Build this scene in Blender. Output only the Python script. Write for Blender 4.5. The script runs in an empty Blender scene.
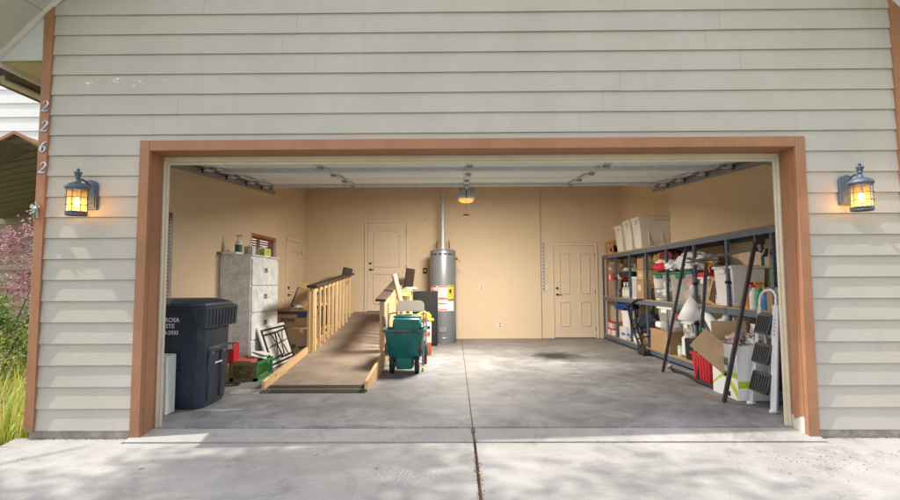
import bpy, bmesh, math, random
from mathutils import Vector, Matrix, Quaternion
random.seed(7)
R = math.radians
SC = bpy.context.scene
COL = SC.collection
PI = math.pi

# ------------------------------------------------------------------ materials
def nd(t, typ, **kw):
    n = t.nodes.new(typ)
    for k, v in kw.items():
        if k.startswith('_'): setattr(n, k[1:], v)
        else: n.inputs[k].default_value = v
    return n
def ramp(t, stops, fac):
    n = t.nodes.new('ShaderNodeValToRGB')
    el = n.color_ramp.elements
    while len(el) > 1: el.remove(el[-1])
    el[0].position = stops[0][0]; el[0].color = (*stops[0][1], 1) if len(stops[0][1]) == 3 else stops[0][1]
    for p, c in stops[1:]:
        e = el.new(p); e.color = (*c, 1)
    t.links.new(fac, n.inputs[0])
    return n.outputs[0]
def g3(v): return (v, v, v)
def mixc(t, fac, a, b, mode='MIX'):
    n = t.nodes.new('ShaderNodeMix'); n.data_type = 'RGBA'; n.blend_type = mode
    for sock, v in ((n.inputs[0], fac), (n.inputs[6], a), (n.inputs[7], b)):
        if isinstance(v, bpy.types.NodeSocket): t.links.new(v, sock)
        elif isinstance(v, tuple): sock.default_value = (*v, 1) if len(v) == 3 else v
        else: sock.default_value = v
    return n.outputs[2]
def newmat(name):
    m = bpy.data.materials.new(name); m.use_nodes = True
    t = m.node_tree; b = t.nodes['Principled BSDF']
    return m, t, b
def coords(t, scale=(1, 1, 1), loc=(0, 0, 0), rot=(0, 0, 0), rnd=True):
    tc = t.nodes.new('ShaderNodeTexCoord')
    mp = t.nodes.new('ShaderNodeMapping')
    mp.inputs['Scale'].default_value = scale; mp.inputs['Location'].default_value = loc; mp.inputs['Rotation'].default_value = rot
    if rnd:
        oi = t.nodes.new('ShaderNodeObjectInfo')
        ml = nd(t, 'ShaderNodeMath', _operation='MULTIPLY'); ml.inputs[1].default_value = 37.0
        t.links.new(oi.outputs['Random'], ml.inputs[0])
        ad = nd(t, 'ShaderNodeVectorMath', _operation='ADD')
        t.links.new(tc.outputs['Object'], ad.inputs[0]); t.links.new(ml.outputs[0], ad.inputs[1])
        t.links.new(ad.outputs[0], mp.inputs[0])
    else:
        t.links.new(tc.outputs['Object'], mp.inputs[0])
    return mp.outputs[0]
def noise(t, vec, scale, detail=4, rough=.55, dist=0):
    n = nd(t, 'ShaderNodeTexNoise', Scale=scale, Detail=detail, Roughness=rough, Distortion=dist)
    t.links.new(vec, n.inputs['Vector']); return n.outputs['Fac']
def bump(t, b, h, strength, dist=.01):
    n = nd(t, 'ShaderNodeBump', Strength=strength, Distance=dist)
    t.links.new(h, n.inputs['Height']); t.links.new(n.outputs[0], b.inputs['Normal'])
def pm(name, c, rough=.6, var=.12, scale=4, bs=60, bu=.15, metal=0, stretch=(1, 1, 1), spec=.5, c2=None, trans=0, coat=0, bd=.004):
    m, t, b = newmat(name)
    v = coords(t, stretch)
    f = noise(t, v, scale, 5, .6)
    lo = tuple(x * (1 - var) for x in c); hi = tuple(min(1, x * (1 + var)) for x in c)
    if c2: hi = c2
    col = ramp(t, [(.3, lo), (.7, hi)], f)
    t.links.new(col, b.inputs['Base Color'])
    f2 = noise(t, v, bs, 4, .6)
    r = ramp(t, [(.2, g3(max(0, rough - .08))), (.8, g3(min(1, rough + .1)))], f2)
    t.links.new(r, b.inputs['Roughness'])
    b.inputs['Metallic'].default_value = metal
    b.inputs['Specular IOR Level'].default_value = spec
    if trans: b.inputs['Transmission Weight'].default_value = trans
    if coat: b.inputs['Coat Weight'].default_value = coat
    if bu: bump(t, b, f2, bu, bd)
    return m
def emis(name, c, s):
    m, t, b = newmat(name)
    b.inputs['Base Color'].default_value = (*c, 1)
    b.inputs['Emission Color'].default_value = (*c, 1); b.inputs['Emission Strength'].default_value = s
    return m
def math_n(t, op, a, b=None, clamp=False):
    n = t.nodes.new('ShaderNodeMath'); n.operation = op; n.use_clamp = clamp
    for i, v in enumerate((a, b)):
        if v is None: continue
        if isinstance(v, bpy.types.NodeSocket): t.links.new(v, n.inputs[i])
        else: n.inputs[i].default_value = v
    return n.outputs[0]

def siding_mat():
    m, t, b = newmat('painted_lap_siding')
    v = coords(t, rnd=False)
    vs = coords(t, (1.2, 1, 14), rnd=False)
    big = noise(t, v, 1.3, 5, .6)
    grain = noise(t, vs, 9, 5, .65)
    col = ramp(t, [(.3, (.41, .378, .325)), (.7, (.47, .435, .38))], big)
    col = mixc(t, .22, col, ramp(t, [(.35, g3(.35)), (.7, g3(.62))], grain), 'SOFT_LIGHT')
    # dirt streaks
    vd = coords(t, (9, 1, .7), rnd=False)
    d = ramp(t, [(.55, g3(0)), (.8, g3(.45))], noise(t, vd, 1.5, 4, .6))
    col = mixc(t, d, col, (.38, .355, .29))
    # peeled paint spots near the top left
    sep = t.nodes.new('ShaderNodeSeparateXYZ'); t.links.new(v, sep.inputs[0])
    px = math_n(t, 'SUBTRACT', 1.0, math_n(t, 'DIVIDE', math_n(t, 'ABSOLUTE', math_n(t, 'ADD', sep.outputs[0], 2.98)), .42), True)
    pz = math_n(t, 'SUBTRACT', 1.0, math_n(t, 'DIVIDE', math_n(t, 'ABSOLUTE', math_n(t, 'SUBTRACT', sep.outputs[2], 2.975)), .045), True)
    wn = noise(t, coords(t, (1, 1, 1.6), rnd=False), 18, 5, .7)
    mk = math_n(t, 'MULTIPLY', math_n(t, 'MULTIPLY', px, pz), math_n(t, 'GREATER_THAN', wn, .615))
    mk = math_n(t, 'GREATER_THAN', mk, .1)
    col = mixc(t, mk, col, (.85, .85, .83))
    t.links.new(col, b.inputs['Base Color'])
    b.inputs['Roughness'].default_value = .62
    bump(t, b, grain, .35, .004)
    return m
def trim_mat():
    m, t, b = newmat('terracotta_painted_trim')
    v = coords(t, rnd=False)
    f = noise(t, v, 3, 5, .6); fine = noise(t, v, 70, 5, .7)
    col = ramp(t, [(.3, (.30, .135, .066)), (.7, (.37, .172, .088))], f)
    sp = ramp(t, [(.66, g3(0)), (.74, g3(.5))], fine)
    col = mixc(t, sp, col, (.26, .10, .06))
    sep = t.nodes.new('ShaderNodeSeparateXYZ'); t.links.new(v, sep.inputs[0])
    # peeled base of the jambs, inner sides only
    inn = math_n(t, 'LESS_THAN', math_n(t, 'ABSOLUTE', math_n(t, 'SUBTRACT', sep.outputs[0], .143)), 2.745)
    h = math_n(t, 'ADD', math_n(t, 'MULTIPLY', noise(t, v, 16, 4, .6), .22), -.02)
    low = math_n(t, 'LESS_THAN', sep.outputs[2], h)
    deep = math_n(t, 'GREATER_THAN', sep.outputs[1], .03)
    mk = math_n(t, 'MULTIPLY', math_n(t, 'MULTIPLY', inn, low), deep)
    col = mixc(t, mk, col, (.68, .66, .62))
    gr = math_n(t, 'MULTIPLY', math_n(t, 'SUBTRACT', 1.0, math_n(t, 'DIVIDE', sep.outputs[2], .35), True), math_n(t, 'MULTIPLY', noise(t, v, 22, 5, .7), 1.1), True)
    col = mixc(t, math_n(t, 'MULTIPLY', gr, .55), col, (.17, .12, .085))
    wg = noise(t, coords(t, (14, 14, .9), rnd=False), 5, 5, .7)
    col = mixc(t, .35, col, ramp(t, [(.3, g3(.3)), (.7, g3(.66))], wg), 'SOFT_LIGHT')
    t.links.new(col, b.inputs['Base Color']); b.inputs['Roughness'].default_value = .6
    bump(t, b, math_n(t, 'ADD', fine, wg), .5, .004)
    return m
def concrete_mat(name, lo, hi, garage):
    m, t, b = newmat(name)
    v = coords(t, rnd=False)
    big = noise(t, v, .9, 6, .6, .6)
    mid = noise(t, v, 4.5, 6, .65)
    fine = noise(t, v, 90, 4, .7)
    col = ramp(t, [(.3, lo), (.7, hi)], big)
    col = mixc(t, .35, col, ramp(t, [(.25, g3(.25)), (.75, g3(.72))], mid), 'SOFT_LIGHT')
    col = mixc(t, .30, col, ramp(t, [(.3, g3(.3)), (.7, g3(.7))], fine), 'SOFT_LIGHT')
    spk = noise(t, v, 260, 2, .5); col = mixc(t, ramp(t, [(.62, g3(0)), (.68, g3(.5))], spk), col, (.16, .14, .12))
    spl = noise(t, coords(t, loc=(3, 7, 0), rnd=False), 190, 2, .5); col = mixc(t, ramp(t, [(.63, g3(0)), (.69, g3(.45))], spl), col, (.62, .60, .57))
    br = noise(t, coords(t, (1.0, 26, 1), rnd=False), 4, 5, .7); col = mixc(t, .25, col, ramp(t, [(.3, g3(.3)), (.7, g3(.7))], br), 'SOFT_LIGHT')
    if garage:
        mot = noise(t, v, 1.7, 7, .7, 1.2); col = mixc(t, .75, col, ramp(t, [(.34, g3(.22)), (.62, g3(.66))], mot), 'SOFT_LIGHT')
    pit = ramp(t, [(.54, g3(0)), (.68, g3(.6))], noise(t, v, 2.2, 8, .75, .8)); col = mixc(t, pit, col, tuple(x * .62 for x in lo))
    sep = t.nodes.new('ShaderNodeSeparateXYZ'); t.links.new(v, sep.inputs[0])
    def blob(x, y, rx, ry, dark, amt, soft=1.0, wob=.5):
        dx = math_n(t, 'DIVIDE', math_n(t, 'SUBTRACT', sep.outputs[0], x), rx)
        dy = math_n(t, 'DIVIDE', math_n(t, 'SUBTRACT', sep.outputs[1], y), ry)
        d = math_n(t, 'SQRT', math_n(t, 'ADD', math_n(t, 'MULTIPLY', dx, dx), math_n(t, 'MULTIPLY', dy, dy)))
        d = math_n(t, 'ADD', d, math_n(t, 'MULTIPLY', math_n(t, 'SUBTRACT', mid, .5), wob))
        k = math_n(t, 'MULTIPLY', math_n(t, 'DIVIDE', math_n(t, 'SUBTRACT', 1.0, d), soft, True), amt, True)
        return k, dark
    if garage:
        # warmer tint towards the back, then slab stains
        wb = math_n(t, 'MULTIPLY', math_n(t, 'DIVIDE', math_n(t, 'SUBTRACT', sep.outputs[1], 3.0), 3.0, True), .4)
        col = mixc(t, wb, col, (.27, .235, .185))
        for a in ((1.68, 4.3, .56, .72, (.022, .02, .018), 1.0, .7, 1.1), (2.55, 1.75, .7, .9, (.13, .115, .10), .55, 1, 1.3),
                  (-.6, 2.0, .9, 1.2, (.11, .108, .105), .65, 1, 1.4), (.9, 2.4, 1.2, 1.5, (.10, .096, .092), .65, 1, 1.6),
                  (2.2, 2.5, .9, .8, (.09, .083, .075), .65, 1, 1.5), (-1.2, .95, 1.2, .3, (.12, .118, .115), .6, 1, 1.5), (.1, 3.2, .35, 2.6, (.17, .16, .15), .5, 1, .9),
                  (1.0, .8, 1.6, .25, (.17, .165, .16), .45, 1, 1.3), (2.85, 1.1, .3, .5, (.14, .09, .06), .6, 1, 1.2)):
            k, dk = blob(*a); col = mixc(t, k, col, dk)
    else:
        for a in ((2.55, -.55, .42, .38, (.30, .27, .25), .6, .6, 2.2), (3.35, -.38, .28, .12, (.30, .26, .23), .5, .6, 2.2), (-.35, -.75, .35, .16, (.72, .72, .72), .5, .6, 2.0)):
            k, dk = blob(*a); sp = math_n(t, 'GREATER_THAN', fine, .52)
            col = mixc(t, math_n(t, 'MULTIPLY', k, sp), col, dk)
    t.links.new(col, b.inputs['Base Color'])
    rr = ramp(t, [(.3, g3(.55 if garage else .8)), (.7, g3(.8 if garage else .92))], mid); t.links.new(rr, b.inputs['Roughness'])
    bump(t, b, math_n(t, 'ADD', fine, mid), .25, .004)
    return m
def wood_mat(name, a, b_, axis='y', rough=.6, knots=True):
    m, t, b = newmat(name)
    s = {'x': (.6, 9, 9), 'y': (9, .6, 9), 'z': (9, 9, .6)}[axis]
    v = coords(t, s)
    g = noise(t, v, 3.2, 6, .6, .9)
    col = ramp(t, [(.25, a), (.5, tuple((x + y) / 2 for x, y in zip(a, b_))), (.72, b_)], g)
    if knots:
        kn = noise(t, coords(t), 9, 2, .4)
        col = mixc(t, ramp(t, [(.69, g3(0)), (.74, g3(.75))], kn), col, tuple(x * .35 for x in a))
    t.links.new(col, b.inputs['Base Color']); b.inputs['Roughness'].default_value = rough
    bump(t, b, g, .2, .004)
    return m
def marbled_mat():
    m, t, b = newmat('sponged_blue_grey_paint')
    v = coords(t, rnd=False)
    a = noise(t, v, 7, 7, .72, .4); c = noise(t, v, 26, 5, .7)
    f = math_n(t, 'ADD', math_n(t, 'MULTIPLY', a, .72), math_n(t, 'MULTIPLY', c, .28))
    col = ramp(t, [(.36, (.42, .47, .53)), (.46, (.60, .63, .65)), (.55, (.74, .75, .75))], f)
    t.links.new(col, b.inputs['Base Color']); b.inputs['Roughness'].default_value = .5
    return m
def leaf_mat(name, cs, rough=.55):
    m, t, b = newmat(name)
    g = t.nodes.new('ShaderNodeNewGeometry')
    col = ramp(t, [(i / max(1, len(cs) - 1), c) for i, c in enumerate(cs)], g.outputs['Random Per Island'])
    t.links.new(col, b.inputs['Base Color']); b.inputs['Roughness'].default_value = rough
    tr = t.nodes.new('ShaderNodeBsdfTranslucent'); t.links.new(col, tr.inputs[0])
    mx = t.nodes.new('ShaderNodeMixShader'); mx.inputs[0].default_value = .35
    t.links.new(b.outputs[0], mx.inputs[1]); t.links.new(tr.outputs[0], mx.inputs[2])
    t.links.new(mx.outputs[0], t.nodes['Material Output'].inputs[0])
    return m
def glass_mat(name, c=(1, 1, 1), rough=.05, seeded=False):
    m, t, b = newmat(name)
    tr = t.nodes.new('ShaderNodeBsdfTransparent'); tr.inputs[0].default_value = (*c, 1)
    gl = t.nodes.new('ShaderNodeBsdfGlossy'); gl.inputs['Roughness'].default_value = rough
    lw = t.nodes.new('ShaderNodeLayerWeight'); fac_ = math_n(t, 'ADD', math_n(t, 'MULTIPLY', math_n(t, 'POWER', lw.outputs['Facing'], 4.0), .6), .04, True)
    mx = t.nodes.new('ShaderNodeMixShader')
    t.links.new(fac_, mx.inputs[0]); t.links.new(tr.outputs[0], mx.inputs[1]); t.links.new(gl.outputs[0], mx.inputs[2])
    t.links.new(mx.outputs[0], t.nodes['Material Output'].inputs[0])
    if seeded:
        n = nd(t, 'ShaderNodeBump', Strength=.6, Distance=.01); t.links.new(noise(t, coords(t), 30, 3, .5), n.inputs['Height'])
        t.links.new(n.outputs[0], gl.inputs['Normal'])
    return m
def clear_plastic(name, c=(.8, .8, .8), op=.45):
    m, t, b = newmat(name)
    b.inputs['Base Color'].default_value = (*c, 1); b.inputs['Roughness'].default_value = .25
    tr = t.nodes.new('ShaderNodeBsdfTransparent'); tr.inputs[0].default_value = (.95, .95, .95, 1)
    mx = t.nodes.new('ShaderNodeMixShader'); mx.inputs[0].default_value = op
    t.links.new(tr.outputs[0], mx.inputs[1]); t.links.new(b.outputs[0], mx.inputs[2])
    t.links.new(mx.outputs[0], t.nodes['Material Output'].inputs[0])
    return m

M = {}
M['siding'] = siding_mat()
M['trim'] = trim_mat()
M['drive'] = concrete_mat('weathered_driveway_concrete', (.27, .265, .258), (.40, .393, .38), False)
M['gfloor'] = concrete_mat('stained_garage_slab', (.13, .135, .145), (.30, .308, .32), True)
M['found'] = pm('rough_foundation_concrete', (.30, .275, .24), .9, .3, 14, 60, .9, bd=.01)
def wall_mat():
    m, t, b = newmat('tan_wall_paint')
    v = coords(t, rnd=False)
    col = ramp(t, [(.3, (.67, .525, .36)), (.7, (.72, .57, .395))], noise(t, v, .8, 5, .6))
    sep = t.nodes.new('ShaderNodeSeparateXYZ'); t.links.new(v, sep.inputs[0])
    low = math_n(t, 'SUBTRACT', 1.0, math_n(t, 'DIVIDE', sep.outputs[2], 1.3), True)
    sc = ramp(t, [(.60, g3(0)), (.72, g3(.55))], noise(t, coords(t, (1, 1, 3.5), rnd=False), 2.6, 6, .72, .5))
    col = mixc(t, math_n(t, 'MULTIPLY', sc, low), col, (.40, .31, .21))
    sm = ramp(t, [(.66, g3(0)), (.70, g3(.4))], noise(t, v, 7, 6, .75, 1.0))
    col = mixc(t, sm, col, (.50, .38, .25))
    # taped drywall seams every 2.44 m, faintly paler
    col2 = col
    t.links.new(col, b.inputs['Base Color']); b.inputs['Roughness'].default_value = .72
    bump(t, b, math_n(t, 'ADD', noise(t, v, 45, 4, .6), math_n(t, 'MULTIPLY', noise(t, v, 3, 3, .5), 2.0)), .18, .006)
    return m
M['wall'] = wall_mat()
M['wall_plain'] = pm('tan_wall_paint_plain', (.68, .525, .355), .7, .035, 1.2, 45, .10)
M['doorpaint'] = pm('peach_tan_door_paint', (.70, .565, .42), .5, .03, 2, 40, .05)
M['casing'] = pm('tan_casing_paint', (.72, .59, .44), .55, .03, 2, 40, .05)
M['cream'] = pm('cream_weatherstrip', (.60, .53, .40), .5, .07, 5, 30, .05)
M['ceil'] = pm('ceiling_drywall', (.55, .42, .28), .85, .03, 1, 60, .1)
M['soffit'] = pm('soffit_panel_paint', (.47, .44, .39), .6, .05, 2, 40, .05)
M['soffit_dark'] = pm('soffit_seam', (.10, .09, .08), .8, .1, 3, 40, 0)
M['frieze'] = pm('frieze_paint', (.62, .59, .54), .6, .05, 2, 40, .05)
M['eave'] = pm('eave_box_paint', (.58, .58, .56), .6, .05, 2, 40, .05)
M['eavesof'] = pm('eave_soffit_paint', (.52, .43, .28), .65, .06, 2, 40, .05)
M['gutter'] = pm('beige_gutter_metal', (.50, .45, .36), .4, .08, 6, 40, .05)
M['shingle'] = pm('roof_shingle', (.12, .10, .09), .95, .3, 12, 60, .6)
M['white_siding'] = pm('white_clapboard', (.74, .75, .76), .6, .05, 2, 40, .1)
M['porch_ceil'] = pm('porch_ceiling_brown', (.16, .125, .072), .6, .12, 3, 40, .1)
M['porch_wall'] = pm('porch_wall_tan', (.23, .19, .12), .7, .08, 3, 40, .1)
M['galv'] = pm('galvanised_steel', (.55, .56, .58), .55, .12, 16, 60, .05, metal=.45)
M['galvd'] = pm('dark_galvanised_steel', (.30, .31, .33), .42, .15, 16, 60, .05, metal=.8)
M['doorsec'] = pm('white_door_section', (.76, .745, .72), .5, .05, 2, 40, .05)
M['black_metal'] = pm('black_hardware', (.02, .02, .022), .45, .2, 8, 60, .05)
M['brass'] = pm('aged_brass', (.30, .20, .09), .35, .15, 10, 50, .05, metal=.9)
M['iron'] = pm('blue_grey_wrought_iron', (.10, .135, .19), .5, .35, 30, 90, .3, metal=.35)
M['lamp_glass'] = glass_mat('seeded_lantern_glass', (.95, .88, .72), .12, True)
_t = M['lamp_glass'].node_tree
_tl = _t.nodes.new('ShaderNodeBsdfTranslucent'); _tl.inputs[0].default_value = (.9, .72, .42, 1)
_mx = _t.nodes.new('ShaderNodeMixShader'); _mx.inputs[0].default_value = .14
_o = _t.nodes['Material Output']; _src = _o.inputs[0].links[0].from_socket
_t.links.new(_src, _mx.inputs[1]); _t.links.new(_tl.outputs[0], _mx.inputs[2]); _t.links.new(_mx.outputs[0], _o.inputs[0])
M['blindw'] = wood_mat('mahogany_blind_slats', (.24, .07, .035), (.36, .12, .06), 'y', .45, False)
M['winframe'] = pm('white_vinyl_frame', (.62, .58, .50), .5, .04, 4, 40, .05)
M['glass'] = glass_mat('window_glass', (.96, .97, .97), .02)
M['pineY'] = wood_mat('pine_lumber_long', (.55, .34, .155), (.72, .50, .27), 'y')
M['pineZ'] = wood_mat('pine_lumber_upright', (.58, .38, .18), (.76, .56, .32), 'z')
M['pineX'] = wood_mat('pine_lumber_cross', (.55, .34, .155), (.72, .50, .27), 'x')
M['cap'] = pm('dark_brown_rail_stain', (.062, .043, .034), .6, .3, 8, 60, .2)
M['deck'] = pm('sanded_brown_ramp_paint', (.265, .20, .15), .9, .14, 3.5, 160, .9, c2=(.35, .275, .215), bd=.006)
M['rubber'] = pm('black_rubber', (.022, .022, .024), .8, .25, 20, 90, .3)
M['yellow_line'] = pm('worn_yellow_stripe', (.45, .33, .07), .7, .3, 30, 60, .1)
M['bin'] = pm('charcoal_blue_bin_plastic', (.026, .036, .056), .5, .3, 4, 180, .35, spec=.5)
M['white_ink'] = pm('white_print', (.75, .76, .78), .6, .08, 30, 60, .05)
M['marble'] = marbled_mat()
M['dark_gap'] = pm('dark_gap', (.05, .05, .055), .8, .1, 5, 40, 0)
M['pull'] = pm('brushed_pull', (.16, .17, .19), .35, .1, 10, 50, 0, metal=.7)
M['card'] = pm('corrugated_cardboard', (.36, .225, .115), .85, .10, 5, 90, .2)
M['card2'] = pm('light_cardboard', (.50, .335, .185), .85, .10, 5, 90, .2)
M['card3'] = pm('dull_cardboard', (.27, .175, .10), .85, .12, 5, 90, .2)
M['tape'] = pm('packing_tape', (.50, .37, .22), .3, .08, 8, 40, .05)
M['white_pl'] = pm('white_plastic', (.70, .69, .66), .4, .05, 4, 40, .05)
M['tote_pl'] = pm('translucent_white_tote', (.66, .62, .55), .45, .06, 5, 40, .1)
M['red'] = pm('red_plastic', (.50, .016, .03), .4, .12, 5, 40, .05)
M['crate_g'] = pm('green_crate_plastic', (.03, .20, .055), .5, .25, 14, 60, .1)
M['crate_b'] = pm('dusty_olive_crate_plastic', (.17, .17, .06), .6, .3, 20, 60, .15)
M['teal'] = pm('teal_cart_plastic', (.004, .135, .125), .42, .22, 6, 60, .1, c2=(.012, .19, .175))
M['teal_worn'] = pm('scuffed_teal_plastic', (.05, .10, .09), .65, .4, 18, 60, .2, c2=(.20, .17, .13))
M['grey_pl'] = pm('grey_plastic', (.16, .165, .17), .55, .12, 8, 50, .05)
M['chair'] = pm('speckled_beige_vinyl', (.52, .47, .40), .6, .22, 60, 90, .2)
M['heater'] = pm('heater_grey_enamel', (.23, .245, .265), .32, .05, 2, 40, .03, metal=.35)
M['copper'] = pm('copper_pipe', (.45, .18, .09), .35, .2, 12, 50, .05, metal=.9)
M['label_w'] = pm('white_label', (.66, .65, .62), .6, .04, 10, 40, 0)
M['label_y'] = pm('yellow_label', (.75, .50, .02), .6, .05, 10, 40, 0)
M['label_r'] = pm('red_print', (.55, .03, .03), .6, .05, 10, 40, 0)
M['ink'] = pm('dark_print', (.03, .03, .035), .6, .1, 10, 40, 0)
M['blue_ink'] = pm('navy_print', (.03, .05, .12), .7, .1, 10, 40, 0)
M['orange_ink'] = pm('orange_print', (.50, .10, .04), .7, .2, 10, 40, 0)
M['shelf'] = pm('slate_blue_rack_steel', (.105, .135, .19), .42, .15, 8, 60, .08, metal=.25)
M['osb'] = pm('particle_board_shelf', (.42, .27, .12), .85, .25, 40, 90, .3)
M['brown_st'] = pm('dark_brown_steel', (.052, .042, .044), .4, .2, 12, 60, .1, metal=.3)
M['alum'] = pm('white_aluminium_rail', (.66, .68, .71), .35, .06, 6, 50, .03, metal=.3)
M['tread'] = pm('black_ribbed_tread', (.022, .024, .028), .5, .25, 20, 80, .2)
M['paper'] = pm('white_paper', (.74, .74, .74), .7, .03, 6, 40, .05)
M['lime'] = pm('lime_print', (.42, .56, .02), .6, .05, 6, 40, 0)
M['sky_blue'] = pm('light_blue_print', (.05, .38, .72), .6, .05, 6, 40, 0)
M['green_bag'] = pm('green_cloth', (.01, .34, .10), .75, .2, 6, 60, .2)
M['dgreen'] = pm('dark_green_plastic', (.006, .075, .055), .45, .2, 6, 60, .1)
M['green_lid'] = pm('green_tote_lid', (.01, .13, .08), .5, .15, 6, 60, .1)
M['clear'] = clear_plastic('clear_tote_plastic', (.72, .72, .70), .30)
M['pink'] = pm('pink_fabric', (.70, .09, .22), .7, .15, 8, 50, .1)
M['beige_f'] = pm('beige_fabric', (.46, .37, .27), .8, .25, 10, 50, .2)
M['pinkish'] = pm('mixed_pale_fabric', (.50, .36, .32), .8, .35, 16, 50, .2)
M['bagw'] = pm('white_poly_bag', (.66, .66, .68), .35, .15, 9, 40, .5, bd=.02)
M['darkred'] = pm('dark_red_cloth', (.13, .015, .02), .8, .4, 14, 60, .3)
M['gold'] = pm('gold_pattern', (.36, .20, .04), .5, .5, 30, 60, .1)
M['navy'] = pm('navy_cloth', (.012, .018, .035), .8, .3, 8, 60, .3)
M['blue_bag'] = pm('blue_cloth', (.012, .055, .25), .7, .25, 8, 60, .3)
M['orange'] = pm('orange_plastic', (.75, .22, .02), .45, .1, 6, 40, .05)
M['yellow'] = pm('yellow_plastic', (.70, .42, .05), .5, .1, 6, 40, .05)
M['pyellow'] = pm('pale_yellow_wood', (.62, .47, .17), .6, .1, 6, 40, .1)
M['bluepl'] = pm('blue_plastic', (.03, .16, .50), .45, .1, 6, 40, .05)
M['greenpl'] = pm('green_plastic', (.01, .26, .09), .4, .12, 6, 40, .05)
M['mint'] = pm('pale_green_plastic', (.36, .50, .36), .5, .12, 6, 40, .05)
M['black'] = pm('black_plastic', (.006, .006, .008), .6, .2, 6, 60, .05)
M['terra'] = pm('terracotta_folder', (.42, .13, .07), .7, .08, 6, 40, .05)
M['frame_o'] = wood_mat('orange_pine_frame', (.42, .20, .06), (.58, .32, .12), 'z', .5, False)
M['white_num'] = pm('pale_blue_metal_numeral', (.52, .62, .74), .35, .1, 10, 40, .05, metal=.3)
M['silver_r'] = pm('silver_ribbon', (.50, .55, .55), .3, .3, 30, 60, .2, metal=.5)
M['bulb'] = emis('lantern_bulb', (1.0, .50, .13), 12)
M['opener_lens'] = emis('opener_lens', (1.0, .42, .09), .45)
M['bark'] = pm('bark', (.12, .085, .06), .9, .3, 14, 40, .8, stretch=(6, 6, 1), bd=.02)
M['leafg'] = leaf_mat('green_leaves', [(.06, .16, .03), (.13, .27, .05), (.22, .38, .08), (.10, .20, .04)])
M['leafp'] = leaf_mat('purple_pink_leaves', [(.30, .08, .13), (.52, .24, .34), (.62, .40, .50), (.18, .05, .07), (.36, .13, .17)])
M['leafy'] = leaf_mat('yellow_green_leaves', [(.24, .38, .05), (.42, .54, .09), (.55, .58, .16), (.18, .32, .05)])
M['grass'] = leaf_mat('grass_blades', [(.28, .42, .04), (.60, .56, .10), (.72, .62, .28), (.22, .36, .04), (.56, .50, .11)])
M['groundcover'] = leaf_mat('silver_green_leaves', [(.20, .30, .24), (.34, .42, .36), (.14, .22, .15)])
M['treeleaf'] = leaf_mat('tree_leaves', [(.03, .08, .015), (.06, .13, .02), (.08, .16, .03)])
M['soil'] = pm('garden_soil', (.16, .15, .06), .95, .35, 3, 40, .6, c2=(.14, .20, .05), bd=.02)
M['debris'] = pm('brown_leaf_litter', (.11, .06, .035), .95, .5, 60, 90, .9, c2=(.22, .12, .07), bd=.01)
M['dead_leaf'] = pm('yellow_fallen_leaf', (.55, .42, .08), .7, .2, 10, 40, .1)
M['red_tag'] = pm('red_pull_handle', (.45, .02, .02), .5, .1, 6, 40, 0)

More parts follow.
